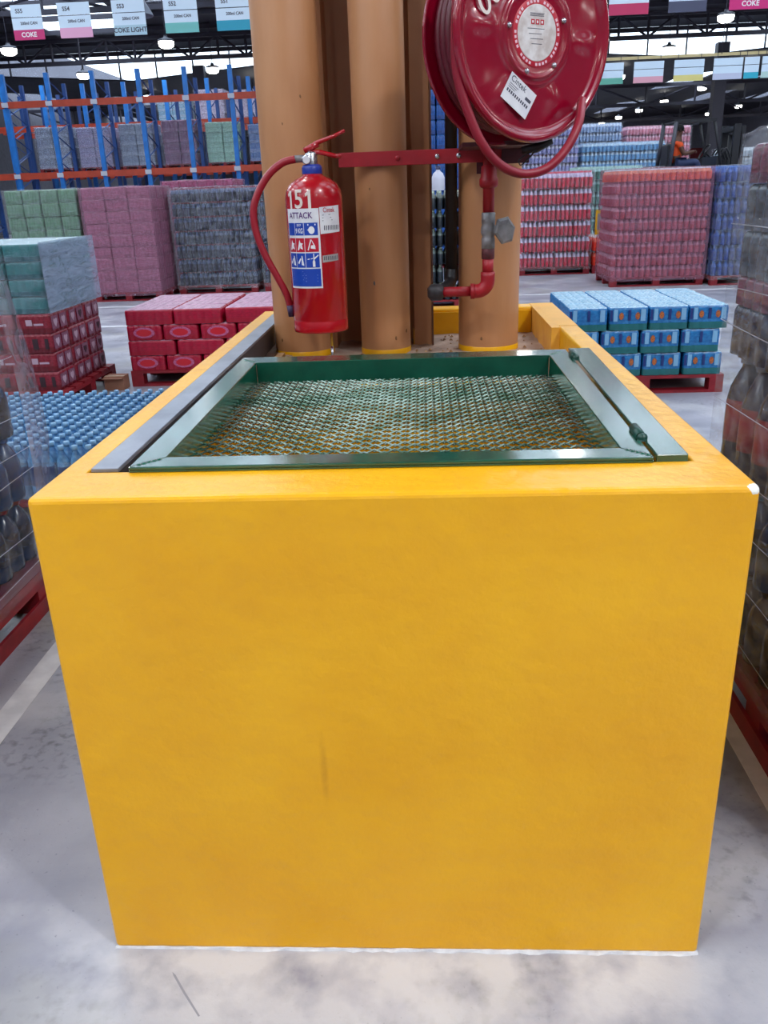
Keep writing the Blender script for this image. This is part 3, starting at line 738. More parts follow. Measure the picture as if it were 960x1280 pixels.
def oval_stroke(cx, cy, rx, ry, rot, w):
    n = 24; vs = []
    for k in range(n):
        a = 2*PI*k/n
        for (ex_, ey_) in ((rx, ry), (rx-w, ry-w)):
            x, y = ex_*math.cos(a), ey_*math.sin(a); vs.append((cx+x*math.cos(rot)-y*math.sin(rot), cy+x*math.sin(rot)+y*math.cos(rot), .0085))
    pn.add(vs, [(2*k, 2*((k+1) % n), 2*((k+1) % n)+1, 2*k+1) for k in range(n)])
oval_stroke(-.176, .064, .019, .032, .45, .009); oval_stroke(-.142, .094, .019, .032, .25, .009); pn.build('painted_number', MATS['cream_stencil_paint'], reel)
reel_inv = (Matrix.Translation(reel.location) @ RM.to_4x4()).inverted()
def W(*p): return reel_inv @ Vector(p)
# loose loop of hose hanging below the disc (world points brought into the reel's own space)
lp = [(.170, 1.175, 1.98), (0.164, 1.17, 1.895), (0.160, 1.17, 1.797), (0.168, 1.175, 1.723), (0.19, 1.18, 1.657), (0.227, 1.19, 1.578), (0.276, 1.21, 1.521), (0.34, 1.23, 1.491), (0.409, 1.25, 1.499), (0.465, 1.27, 1.543), (0.505, 1.30, 1.61), (0.525, 1.37, 1.68)]
MB().tube([W(*p) for p in bez(lp)], .0125, 12).build('hose_loop', RED_HOSE, reel)
nz = MB().tube([W(.445, 1.36, 1.578), W(.40, 1.37, 1.560), W(.36, 1.38, 1.555)], [.010, .014, .010], 10).build('nozzle', BLACK, reel)
MB().tube([W(*p) for p in bez([(.40, 1.36, 1.555), (.375, 1.355, 1.53), (.355, 1.35, 1.515), (.35, 1.35, 1.53), (.375, 1.352, 1.545), (.40, 1.36, 1.557)])], .002, 6).build('wire_loop', BLACK, nz)
# mounting arm from the reel back to the pipe
MB().tube([W(.26, 1.47, 1.84), W(.28, 1.60, 1.84), W(.283, 1.70, 1.84)], .022, 12).build('spindle', RED_REEL, reel)
MB().box(-.0, .0, 0, 0, 0, 0) if False else None
bp_ = MB(); bp_.box(.25, .316, 1.708, 1.720, 1.50, 1.90)
bp_.v = [tuple(W(*v)) for v in bp_.v]; bp_.build('back_plate', mat('dark_red_plate', (70, 12, 24), .5), reel)
# dark canopy bracket below the drum
bk = MB(); bk.box(.19, .40, 1.42, 1.70, 1.572, 1.584); bk.v = [tuple(W(*v)) for v in bk.v]; bk.build('support_arm', MATS['dark_red_plate'], reel)

# ------------------------------------------------------------------ riser with valve
RX, RY = .2835, 1.62
rs = thing('riser_pipe', 'red water pipe with elbow and valve feeding the hose reel', 'pipe', (RX, RY, 0))
MB().cyl((0, 0, 1.378), (0, 0, 1.60), .0185, 16).build('upper_pipe', RED_BAR, rs)
MB().lathe([(.0185, 1.455), (.026, 1.458), (.030, 1.464), (.030, 1.482), (.026, 1.488), (.0245, 1.52), (.0185, 1.524)], 16).build('union_nut', RED_BAR, rs)
vb = MB().lathe([(.019, 1.268), (.022, 1.270), (.022, 1.300), (.019, 1.306), (.024, 1.318), (.024, 1.334), (.021, 1.344), (.0225, 1.35), (.0225, 1.380), (.0185, 1.382)], 14)
vb.cyl((0, 0, 1.326), (.034, -.006, 1.326), .016, 12)
vo = vb.build('valve_body', BRASS, rs)
hx = MB(); hx.lathe([(.014, 0), (.026, .004), (.036, .012), (.037, .022), (.030, .026), (0, .027)], 6, smooth=False)
hx.xf(Matrix.Translation((.044, -.012, 1.326)) @ Matrix.Rotation(math.radians(22), 4, 'Z') @ Matrix.Rotation(PI/2, 4, 'X') @ Matrix.Rotation(math.radians(12), 4, 'Z') @ Matrix.Scale(1.22, 4, (0, 1, 0)))
hx.build('hex_knob', BRASS, vo)
MB().lathe([(.0195, 1.236), (.0215, 1.238), (.0215, 1.268), (.0195, 1.270)], 14).build('thread_collar', mat('rusty_dark_red', (86, 34, 40), .6, var=.4, vscale=60), rs)
MB().cyl((0, 0, 1.185), (0, 0, 1.240), .0185, 16).build('lower_pipe', RED_BAR, rs)
el = MB(); el.tube([(0, 0, 1.195), (0, 0, 1.18)]+[(-.035+.035*math.cos(a), 0, 1.168-.035*math.sin(a)) for a in [PI/2*k/8 for k in range(9)]]+[(-.05, 0, 1.133)], .0235, 14)
el.build('elbow', RED_BAR, rs)
MB().cyl((-.045, 0, 1.133), (-.058, 0, 1.133), .0255, 14).build('elbow_collar', RED_BAR, rs)
MB().cyl((-.055, 0, 1.133), (-.150, 0, 1.133), .0165, 14).build('horizontal_pipe', RED_BAR, rs)
bl = thing('supply_pipe', 'black iron supply pipe rising behind the red elbow', 'pipe', (.168, 1.775, 0))
MB().cyl((0, 0, 1.16), (0, 0, 6.0), .0205, 14).build('vertical_pipe', BLACK, bl)
e2 = MB(); e2.tube(bez([(0, 0, 1.19), (-.006, -.02, 1.15), (-.03, -.09, 1.135), (-.05, -.15, 1.133)]), .021, 12); e2.build('bend', BLACK, bl)
MB().lathe([(0, -.028), (.018, -.026), (.029, -.014), (.029, .014), (.018, .026), (0, .028)], 14).build('socket', mat('sooty_fitting', (44, 40, 44), .5, var=.4, vscale=40), bl, (-.058, -.155, 1.133))
# ------------------------------------------------------------------ pallets, packs, bottles, film
def pallet_boards(parent, w, d, h=.13, m=PALLET_RED):
    # parent's local origin is the front left bottom corner
    n = 6; bw = d/(n*1.25)
    top = MB().box(0, w, 0, bw, 0, .022).mesh('deck_board', m); bot = MB().box(0, w, 0, .09, 0, .02).mesh('base_board', m)
    blk = MB().box(0, .10, 0, .10, 0, h-.062).mesh('block', m); stg = MB().box(0, .10, 0, d, 0, .022).mesh('stringer_board', m)
    for k in range(n): obj('deck_board', top, parent, (0, (d-bw)*k/(n-1), h-.022))
    for k in range(3): obj('base_board', bot, parent, (0, (d-.09)*k/2, 0))
    for i in range(3):
        obj('stringer_board', stg, parent, ((w-.10)*i/2, 0, h-.044+.0))
        for j in range(3): obj('block', blk, parent, ((w-.10)*i/2, (d-.10)*j/2, .02))
def pallet(label, x, y, w, d, h=.13, rot=0):
    t = thing('pallet', label, 'pallet', (x, y, 0), 'red wooden pallets', rot); pallet_boards(t, w, d, h); return t

def bottle_mesh(name, r, h, mats, n=10):
    # mats: body/label, shoulder, cap
    prof = [(0, 0.004), (r*.7, 0), (r*.95, .03*h), (r, .08*h), (r*.96, .22*h), (r, .26*h), (r, .58*h), (r*.97, .62*h), (r*.85, .72*h), (r*.55, .83*h), (r*.36, .89*h), (r*.34, .92*h), (r*.46, .925*h), (r*.46, .99*h), (r*.40, h), (0, h)]
    mids = [1, 1, 1, 1, 1, 0, 0, 1, 1, 1, 1, 2, 2, 2, 2]
    return MB().lathe(prof, n, mids=mids).mesh(name, mats)

def bottle_pack_unit(name, mats, nx=4, ny=3, n=6):
    # unit-cell cluster of bottles, one mesh, for far stacks
    mb = MB()
    for i in range(nx):
        for j in range(ny):
            cx, cy = (i+.5)/nx, (j+.5)/ny; rx, ry = .49/nx, .49/ny
            prof = [(1, 0), (1, .60), (.95, .66), (.5, .84), (.4, .88), (.42, .99), (0, 1.0)]
            mids = [0, 1, 1, 1, 2, 2]
            s0 = len(mb.v); mb.lathe(prof, n, mids=mids)
            for k in range(s0, len(mb.v)):
                x, y, z = mb.v[k]; mb.v[k] = (cx+x*rx, cy+y*ry, z)
    return mb.mesh(name, mats)

def case_unit(name, mats, nx=6, ny=4, dip=.05):
    # unit film-wrapped tray: scalloped sides from the cans inside, ribbed top
    pts = []
    def side(ax, n, rev):
        out = []
        for i in range(n):
            for t in (0.06, .3, .5, .7, .94):
                u = (i+t)/n; b = .012*(1-(2*t-1)**2)*2
                out.append((u, b))
        return out
    for (u, b) in side(0, nx, False): pts.append((.02+u*.96, .022-b))
    for (u, b) in side(1, ny, False): pts.append((.978+b, .02+u*.96))
    for (u, b) in side(0, nx, False): pts.append((.98-u*.96, .978+b))
    for (u, b) in side(1, ny, False): pts.append((.022-b, .98-u*.96))
    n = len(pts); mb = MB(); rings = [(1, 0), (1, .28), (.996, .30), (1, .32), (1, .86), (.97, .97), (.93, 1.0), (.88, .985)]
    vs = []
    for (s, z) in rings: vs += [(.5+(x-.5)*s, .5+(y-.5)*s, z) for x, y in pts]
    fs = []; 
    for i in range(len(rings)-1):
        mb.cur = 0
        for k in range(n): fs.append((i*n+k, i*n+(k+1) % n, (i+1)*n+(k+1) % n, (i+1)*n+k))
    mb.add(vs, fs, True)
    for q_ in range((0), len(mb.mi)): mb.mi[q_] = 1 if q_ >= n*5 else (2 if q_ < n else 0)
    o_ = len(mb.v)-n; mb.cur = 1
    mb.f.append(tuple(o_+k for k in range(n))); mb.mi.append(1); mb.sm.append(False)
    # can lids showing through the film on top
    for i in range(nx):
        for j in range(ny):
            cx, cy = .07+(i+.5)/nx*.86, .07+(j+.5)/ny*.86
            s0 = len(mb.v); mb.lathe([(1, .985), (.9, 1.004), (.6, 1.002), (0, .996)], 8)
            for k in range(s0, len(mb.v)):
                x, y, z = mb.v[k]; mb.v[k] = (cx+x*.40/nx, cy+y*.40/ny, z)
    return mb.mesh(name, mats)

def film_shell(parent, w, d, z0, z1, m, amp=.012, out=.015, seed=1, name='stretch_film', sides='fblrt', nu=12, nv=12, crinkle=0):
    r = random.Random(seed); mb = MB()
    ph = [r.uniform(0, 6.28) for _ in range(8)]
    def dsp(a, b): return crinkle*abs(math.sin(31*b+7*math.sin(9*a+ph[3])+ph[4])*math.sin(13*a+5*math.sin(11*b+ph[5])))+amp*(math.sin(9*a+ph[0]+3*b)+.7*math.sin(17*b+ph[1]+4*a)+.5*math.sin(23*(a+b)+ph[2]))*.5
    def face(P, U, V, N):
        vs = []; fs = []
        for j in range(nv+1):
            for i in range(nu+1):
                a, b = i/nu, j/nv; k = dsp(a, b) if 0 < i < nu and 0 < j < nv else 0
                vs.append(Vector(P)+Vector(U)*a+Vector(V)*b+Vector(N)*k)
        for j in range(nv):
            for i in range(nu):
                q_ = j*(nu+1)+i; fs.append((q_, q_+1, q_+nu+2, q_+nu+1))
        mb.add(vs, fs, True)
    x0, x1, y0, y1 = -out, w+out, -out, d+out; h = z1-z0
    if 'f' in sides: face((x0, y0, z0), (x1-x0, 0, 0), (0, 0, h), (0, -1, 0))
    if 'b' in sides: face((x1, y1, z0), (x0-x1, 0, 0), (0, 0, h), (0, 1, 0))
    if 'l' in sides: face((x0, y1, z0), (0, y0-y1, 0), (0, 0, h), (-1, 0, 0))
    if 'r' in sides: face((x1, y0, z0), (0, y1-y0, 0), (0, 0, h), (1, 0, 0))
    if 't' in sides: face((x0, y0, z1), (x1-x0, 0, 0), (0, y1-y0, 0), (0, 0, 1))
    return mb.build(name, m, parent)

_um = {}
def shade(nm, c, rough=.28, var=.25, sc=9): return mat(nm, c, rough, var=var, vscale=sc)
def unit(kind, key, cols):
    k = (kind, key)
    if k not in _um:
        ms = [shade('%s_%s_%d' % (kind, key, i), c) for i, c in enumerate(cols)]
        _um[k] = bottle_pack_unit('pack', ms) if kind == 'bottle' else case_unit('pack', ms)
    return _um[k]

def wrapped_load(label, x, y, w, d, zt, layers, film=None, ph=.13, group='shrink-wrapped pallet loads', vis='fr', pw=.30, seed=1, sheet_col=None, rot=0, z0=0.0, pal=True):
    """layers: list of unit meshes, bottom to top. vis: which sides carry packs (front f, right r, left l)."""
    t = thing('pallet_load', label, 'pallet load', (x, y, z0), group, rot)
    if pal:
        p = obj('pallet', None, t); pallet_boards(p, w, d, ph)
    nx = max(2, round(w/pw)); ny = max(2, round(d/.40)); pxw, pyd = w/nx, d/ny; lh = (zt-ph)/len(layers); r = random.Random(seed)
    for L, me in enumerate(layers):
        top = L == len(layers)-1
        for i in range(nx):
            for j in range(ny):
                if not (top or ('f' in vis and j == 0) or ('r' in vis and i == nx-1) or ('l' in vis and i == 0)): continue
                obj('pack', me, t, (i*pxw+.004+r.uniform(-.006, .006), j*pyd+.004+r.uniform(-.008, .008), ph+L*lh+.003), 0, (pxw-.008, pyd-.008, lh*.985))
    if film: film_shell(t, w, d, ph*.6, zt+.01, film, seed=seed)
    return t

F_CLEAR = film_mat('clear_stretch_film', (222, 228, 240), .04, .30, 7.0, (1, 1, 3))
F_NEAR = film_mat('glossy_near_film', (190, 200, 216), .03, .20, 5.0, (1, 1, 3), .12)
F_NEAR2 = film_mat('wrinkled_near_film', (186, 196, 212), .05, .34, 8.0, (1, 1, 2), .08)
F_PINK = film_mat('milky_pink_film', (176, 128, 152), .22, .46, 6.0, (1, 1, 2.5))
F_HAZE = film_mat('hazy_stretch_film', (200, 205, 220), .22, .55, 6.0, (1, 1, 3))
F_LIGHT = film_mat('thin_stretch_film', (225, 230, 240), .04, .22, 8.0, (1, 1, 3))

# far stacks on the left, beyond the aisle
g1 = unit('case', 'green', [(82, 120, 92), (100, 136, 108), (74, 108, 84)])
wrapped_load('tall wrapped load of dull green cartons beside the pink load', -6.1, 11.6, 1.08, 1.0, 1.62, [g1]*8, F_LIGHT, seed=2)
p1 = unit('case', 'pink', [(146, 84, 108), (160, 100, 126), (136, 78, 100)])
wrapped_load('tall milky film-wrapped load of pink cartons on a red pallet', -4.93, 11.55, 1.04, 1.05, 1.62, [p1]*9, F_PINK, seed=3)
d1 = unit('bottle', 'darkviolet', [(24, 24, 56), (66, 80, 118), (124, 30, 58)])
wrapped_load('wrapped load of dark violet bottles beside the pink load', -3.80, 12.2, 1.25, 1.0, 1.58, [d1]*7, F_CLEAR, seed=4)
wrapped_load('second wrapped load of dark violet bottles, half hidden by the thick pipe', -2.45, 12.3, 1.2, 1.0, 1.56, [d1]*7, F_CLEAR, seed=14)
mk = unit('case', 'magenta', [(170, 60, 110), (190, 120, 150), (150, 50, 90)])
wrapped_load('low magenta wrapped load peeking over the pink and violet loads', -4.6, 14.6, 1.3, 1.0, 1.72, [mk]*8, F_PINK, seed=5)

# dark bottles glimpsed between the pipes
b1 = unit('bottle', 'blackcap', [(36, 44, 52), (92, 104, 100), (178, 192, 172)])
wrapped_load('stack of dark bottles with pale caps seen between two tan pipes', -.02, 9.5, 1.05, 1.0, 1.42, [b1]*6, None, pw=.36, seed=6, vis='flr')
cr = unit('case', 'bluecrate', [(40, 90, 165), (60, 120, 190), (30, 70, 140)])
wrapped_load('stack of blue crates seen between the tan pipes under the reel', .05, 15.5, 1.2, 1.0, 3.1, [cr]*12, None, seed=7, vis='flr')
bl_ = thing('jerry_can', 'white plastic jug standing on the dark bottle stack', 'jug', (.27, 9.7, 1.425))
MB().lathe([(0, 0), (.075, 0), (.08, .02), (.08, .14), (.06, .19), (.025, .22), (.025, .235), (0, .235)], 16).build('body', mat('white_plastic', (206, 206, 222), .4), bl_)
MB().lathe([(.03, .235), (.03, .275), (0, .275)], 12).build('cap', mat('navy_cap', (30, 34, 80), .4), bl_)

# far stacks on the right
r1 = unit('bottle', 'rosered', [(206, 44, 72), (206, 196, 224), (214, 60, 90)])
wrapped_load('tall load of rose red bottles on red pallet beside the thick pipe', 1.70, 13.5, 1.18, 1.0, 1.63, [r1]*6, F_LIGHT, seed=8, vis='flr')
w1 = unit('bottle', 'wrapred', [(168, 60, 72), (186, 120, 136), (190, 90, 100)])
w2 = unit('bottle', 'orangetop', [(226, 84, 48), (232, 140, 110), (214, 220, 235)])
ld = wrapped_load('film-wrapped load of red bottles topped by a bright orange layer', 2.80, 11.45, 1.34, 1.05, 1.60, [w1]*8+[w2], F_PINK, seed=9, vis='flr')
n1 = unit('bottle', 'navyblue', [(22, 54, 128), (40, 80, 160), (60, 110, 190)])
wrapped_load('tall load of navy blue bottles beside the wrapped red load', 4.20, 11.3, 1.0, 1.0, 1.60, [n1]*7, F_LIGHT, seed=10, vis='flr')
gr2 = unit('bottle', 'palegreen', [(70, 128, 116), (150, 190, 190), (160, 200, 190)])
wrapped_load('tall load of pale green bottles glimpsed behind the red loads', 3.05, 16.2, 1.3, 1.0, 1.72, [gr2]*7, F_LIGHT, seed=11, vis='flr')
or2 = unit('bottle', 'orangewhite', [(226, 62, 44), (226, 100, 84), (228, 230, 238)])
wrapped_load('low load of orange bottles with white caps between the red loads', 2.93, 13.5, .8, 1.0, .60, [or2]*2, None, seed=12, vis='flr')
sg = thing('caution_board', 'small yellow board standing on the low orange load', 'board', (3.02, 13.9, .605))
MB().box(0, .26, 0, .02, 0, .40).build('panel', mat('board_yellow', (232, 186, 30), .5), sg); MB().box(.03, .20, -.004, 0, .08, .34).build('grey_print', mat('grey_print', (150, 156, 150), .5), sg)
# a trailing strip of loose film between red and navy loads
fs_ = MB(); pts = [(3.98, 11.40, 1.58, .06), (4.10, 11.34, 1.2, .12), (4.22, 11.28, .9, .12), (4.34, 11.25, .62, .10)]
vs = []
for (x, y, z, w) in pts: vs += [(x-w, y-.02, z), (x, y-.06, z+.01), (x+w, y-.01, z)]
fs_.add(vs, [(k*3+i, k*3+i+1, k*3+i+4, k*3+i+3) for k in range(3) for i in range(2)], True)
fo = fs_.build('loose_film', film_mat('trailing_film', (205, 212, 226), .4, .7, 8, (3, 3, 1)), ld)

# farthest stacks behind the forklift (two loads high)
for (nm, key, cols, x, y, w, zt, n, lab) in (
    ('bottle', 'lilac', [(150, 150, 205), (205, 200, 226), (190, 150, 190)], 2.70, 24.2, 1.75, 2.9, 12, 'high far stack of pale lilac bottles beside the hose loop'),
    ('bottle', 'skyblue', [(96, 158, 208), (190, 214, 236), (170, 200, 230)], 4.55, 24.2, 2.3, 2.45, 10, 'far stack of sky blue bottles next to the lilac stack'),
    ('bottle', 'iceblue', [(150, 176, 214), (196, 208, 232), (190, 205, 230)], 4.5, 26.0, 1.52, 3.05, 12, 'far stack of ice blue bottles rising behind the sky blue stack'),
    ('bottle', 'farpink', [(224, 138, 158), (232, 186, 204), (224, 160, 180)], 6.14, 26.0, 1.9, 2.93, 12, 'far stack of pink bottles seen through the forklift cab'),
    ('bottle', 'farwhite', [(180, 196, 206), (220, 228, 236), (210, 220, 230)], 8.6, 24.5, 2.2, 2.2, 9, 'far stack of whitish bottles behind the forklift mast')):
    wrapped_load(lab, x, y, w, 1.2, zt, [unit(nm, key, cols)]*n, F_LIGHT, vis='flr', pw=.42, seed=int(x*7), group='far stacks behind the forklift')

# ------------------------------------------------------------------ loose cases on the near pallets
def layer_word(L, n): return 'bottom layer' if L == 0 else 'top layer' if L == n-1 else '%s layer up' % ORD[L]
def case(name, me, label, cat, loc, size, group, prints=()):
    t = thing(name, label, cat, loc, group); obj('tray', me, t, (0, 0, 0), 0, size)
    for pr in prints: pr(t, size)
    return t
# red can cases
RC = case_unit('tray', [mat('red_case_film', (158, 12, 46), .3, var=.2, vscale=12), mat('frosted_case_top', (158, 112, 136), .3, c2=(204, 160, 182), vscale=9), mat('red_case_foot', (150, 10, 38), .35)])
OV = mat('pale_oval_ring', (190, 110, 148), .4, c2=(150, 40, 90), vscale=30); OVI = mat('deep_red_oval', (190, 20, 36), .4)
def oval_me():
    mb = MB(); n = 20; vs = []
    for (sx, sz, y) in ((.30, .36, -.006), (.30, .36, -.010)): vs += [(.5+sx*math.cos(2*PI*k/n), y, .5+sz*math.sin(2*PI*k/n)) for k in range(n)]
    mb.add(vs, [(k, (k+1) % n, n+(k+1) % n, n+k) for k in range(n)]+[tuple(range(n, 2*n))[::-1]]); return mb.mesh('oval_print', OV)
def oval_in():
    mb = MB(); n = 20
    vs = [(.5+.22*math.cos(2*PI*k/n), -.012, .5+.24*math.sin(2*PI*k/n)) for k in range(n)]+[(.5+.22*math.cos(2*PI*k/n), -.009, .5+.24*math.sin(2*PI*k/n)) for k in range(n)]
    mb.add(vs, [tuple(range(n)), *[(k, n+k, n+(k+1) % n, (k+1) % n) for k in range(n)]]); return mb.mesh('oval_centre', OVI)
OVM, OVIM = oval_me(), oval_in()
def pr_oval(t, size):
    o = obj('oval_print', OVM, t, (0, 0, 0), 0, size); obj('oval_centre', OVIM, o)
pallet('red pallet under the red can cases', -2.36, 5.47, 1.22, 1.05)
GR = 'red can cases on the near pallet'
for L in range(4):
    z = .132+L*.123
    if L % 2:   # long side to the front, plain
        nx, ny, w, d = 3, 4, .405, .262
    else:
        nx, ny, w, d = 4, 3, .304, .35
    for i in range(nx):
        for j in range(ny):
            row = 'front row' if j == 0 else ['', 'second row', 'third row', 'back row'][j]
            jit = random.uniform(-.004, .004)
            case('can_case', RC, 'red can case, %s, %s, %s from the aisle end' % (layer_word(L, 4), row, ORD[i]), 'can case', (-2.355+i*w+jit+(.02 if L == 3 and i == 2 else 0), 5.475+j*d+random.uniform(0, .006), z), (w-.012, d-.01, .121), GR, (pr_oval,) if (L % 2 == 0 and j == 0) else ())
# small brown carton by the red pallet
cb = thing('carton', 'small brown cardboard carton on the floor by the red pallets', 'carton', (-2.55, 5.35, 0))
MB().box(0, .16, 0, .14, 0, .11).build('body', mat('cardboard', (150, 104, 82), .8, var=.15), cb); MB().box(0, .16, .02, .05, .11, .113).build('tape', mat('tape', (180, 150, 120), .4), cb)
MB().box(.0, .16, -.05, 0, .10, .104).build('flap', MATS['cardboard'], cb)

# dark red cases with teal cases on top
DR = case_unit('tray', [mat('maroon_case_film', (112, 18, 34), .32, c2=(140, 34, 52), vscale=14), mat('maroon_case_top', (150, 70, 84), .35, var=.2), mat('maroon_case_foot', (96, 12, 26), .35)])
PW = mat('pale_case_print', (176, 150, 164), .5); PK = mat('dark_case_print', (44, 18, 28), .5); PP = mat('pinkish_glare_print', (118, 74, 94), .4, var=.3, vscale=20)  # pinkish side print has the wrap's glare painted into its colour
def flat_front(nm, m, x0, x1, z0, z1): return MB().box(x0, x1, -.012, -.002, z0, z1).mesh(nm, m)
def flat_side(nm, m, y0, y1, z0, z1, x=1.002): return MB().box(x, x+.010, y0, y1, z0, z1).mesh(nm, m)
sqs = [flat_front('front_print', PW, .30, .48, .42, .72), flat_front('front_print', PW, .52, .80, .42, .52)]
dks = [flat_front('front_print', PK, a, b, .2, .74) for a, b in ((.08, .20), (.42, .58), (.78, .88))]
sps = [flat_side('side_glare_print', PP, .08, .46, .15, .85), flat_side('side_glare_print', PP, .54, .92, .15, .85)]
def heart(nm, m, cy):
    pts = [(0, -.25), (.09, -.02), (.10, .14), (.05, .22), (0, .14), (-.05, .22), (-.10, .14), (-.09, -.02)]
    vs = [(1.013, cy+a, .5+b) for a, b in pts]+[(1.017, cy+a, .5+b) for a, b in pts]; n = 8
    return MB().add(vs, [tuple(range(n, 2*n))]+[(k, (k+1) % n, n+(k+1) % n, n+k) for k in range(n)]).mesh(nm, m)
hm = [heart('side_mark', PW, .27), heart('side_mark', PW, .73), heart('side_mark', PK, .27), heart('side_mark', PK, .73)]
def pr_sq(t, s):
    for m in sqs: obj('front_print', m, t, (0, 0, 0), 0, s)
def pr_dk(t, s):
    for m in dks: obj('front_print', m, t, (0, 0, 0), 0, s)
def pr_side(t, s):
    k = random.random()
    for q in (0, 1):
        o = obj('side_glare_print', sps[q], t, (0, 0, 0), 0, s); obj('side_mark', hm[q+(2 if k < .3 and q else 0)], o)
DX0, DX1, DY0 = -3.74, -2.66, 4.80
pallet('red pallet under the maroon cases', DX0-.02, DY0-.03, 1.14, 1.06)
GR = 'maroon cases under the teal cases'
for L in range(4):
    nx, ny = 4, 3; w, d = (DX1-DX0)/nx, 1.0/ny
    for i in range(nx):
        for j in range(ny):
            pos = '%s from the corner' % ORD[nx-1-i] if j == 0 else ''
            lab = 'maroon drink case, %s, front face, %s from the aisle corner' % (layer_word(L, 4), ORD[nx-1-i]) if j == 0 else 'maroon drink case, %s, %s row back, %s from the aisle side' % (layer_word(L, 4), ORD[j], ORD[nx-1-i])
            prs = []
            if j == 0: prs.append(pr_sq if L % 2 else pr_dk)
            if i == nx-1: prs.append(pr_side)
            case('drink_case', DR, lab, 'drink case', (DX0+i*w+random.uniform(-.004, .004), DY0+j*d+random.uniform(0, .006), .132+L*.1415), (w-.012, d-.012, .139), GR, prs)
TE = case_unit('tray', [mat('teal_case_film', (22, 92, 96), .3, c2=(54, 124, 124), vscale=16, stretch=(3, 3, .6)), mat('pale_teal_top', (150, 180, 188), .3, c2=(190, 206, 212), vscale=9), mat('teal_case_foot', (18, 78, 84), .35)], 4, 4)
GR = 'teal cases on the maroon cases'
for L in range(4):
    nx, ny = 4, 3; w, d = (DX1-DX0-.02)/nx, 1.0/ny
    for i in range(nx):
        for j in range(ny):
            row = ['front', 'middle', 'back'][j]
            case('teal_case', TE, 'teal drink case, %s, %s row, %s from the film-wrapped side' % (layer_word(L, 4), row, ORD[nx-1-i]), 'drink case', (DX0+.01+i*w, DY0+.015+j*d, .700+L*.122), (w-.006, d-.006, .120), GR)
fw = tag(obj('stretch_film', None, None, (DX0, DY0, .70)), 'whitish stretch film pulled around the teal cases', 'film')
film_shell(fw, DX1-DX0, 1.02, 0, .495, film_mat('whitish_side_film', (150, 168, 192), .52, .82, 4, (1, 1, 5)), .01, .012, 5, 'side_film', 'r')
film_shell(fw, DX1-DX0, 1.02, 0, .495, F_NEAR, .004, .012, 6, 'front_film', 'ft')

# blue can packs on the right
BC = case_unit('tray', [mat('sky_blue_film', (20, 92, 152), .25, c2=(40, 122, 180), vscale=10), mat('glare_blue_top', (104, 156, 188), .25, c2=(176, 206, 222), vscale=14), mat('teal_green_foot', (24, 96, 100), .3)], 4, 4)  # pale blue top carries painted glare over the can lids
OR = mat('orange_fruit_print', (196, 110, 40), .4, c2=(120, 60, 40), vscale=25); NV = mat('navy_gap_print', (16, 44, 110), .4)
def fruit(cx):
    n = 10; return MB().add([(cx+.06*math.cos(2*PI*k/n), -.010, .62+.16*math.sin(2*PI*k/n)) for k in range(n)]+[(cx+.06*math.cos(2*PI*k/n), -.002, .62+.16*math.sin(2*PI*k/n)) for k in range(n)], [tuple(range(n))]+[(k, n+k, n+(k+1) % n, (k+1) % n) for k in range(n)]).mesh('fruit_print', OR)
frs = [fruit(.30), fruit(.72)]
nvs = [flat_front('can_gap', NV, .475, .545, .42, .88), flat_front('can_gap', NV, .01, .07, .42, .88), flat_front('can_gap', mat('pale_can_print', (120, 170, 205), .3), .10, .20, .40, .9), flat_front('can_gap', MATS['pale_can_print'], .80, .92, .40, .9)]
def pr_gap(t, s):
    for m in nvs: obj('can_gap', m, t, (0, 0, 0), 0, s)
def pr_fruit(t, s):
    for m in frs: obj('fruit_print', m, t, (0, 0, 0), 0, s)
    pr_gap(t, s)
pallet('red pallet under the sky blue can packs', 1.08, 4.80, 1.15, 1.06)
GR = 'sky blue can packs on the near pallet'
for L in range(3):
    nx, ny = 4, 4; w, d = 1.13/nx, 1.04/ny; off = (.0, -.03, .02)[L]
    for i in range(nx):
        for j in range(ny):
            row = ['front row', 'second row', 'third row', 'back row'][j]
            pr = () if j else ((pr_gap,) if (L, i) in ((2, 0), (1, 3)) else (pr_fruit,))
            case('can_pack', BC, 'sky blue can pack, %s, %s, %s from the yellow box' % (layer_word(L, 3), row, ORD[i]), 'can pack', (1.085+i*w+off+random.uniform(-.005, .005), 4.81+j*d+random.uniform(-.004, .004), .132+L*.165), (w-.01, d-.008, .162), GR, pr)

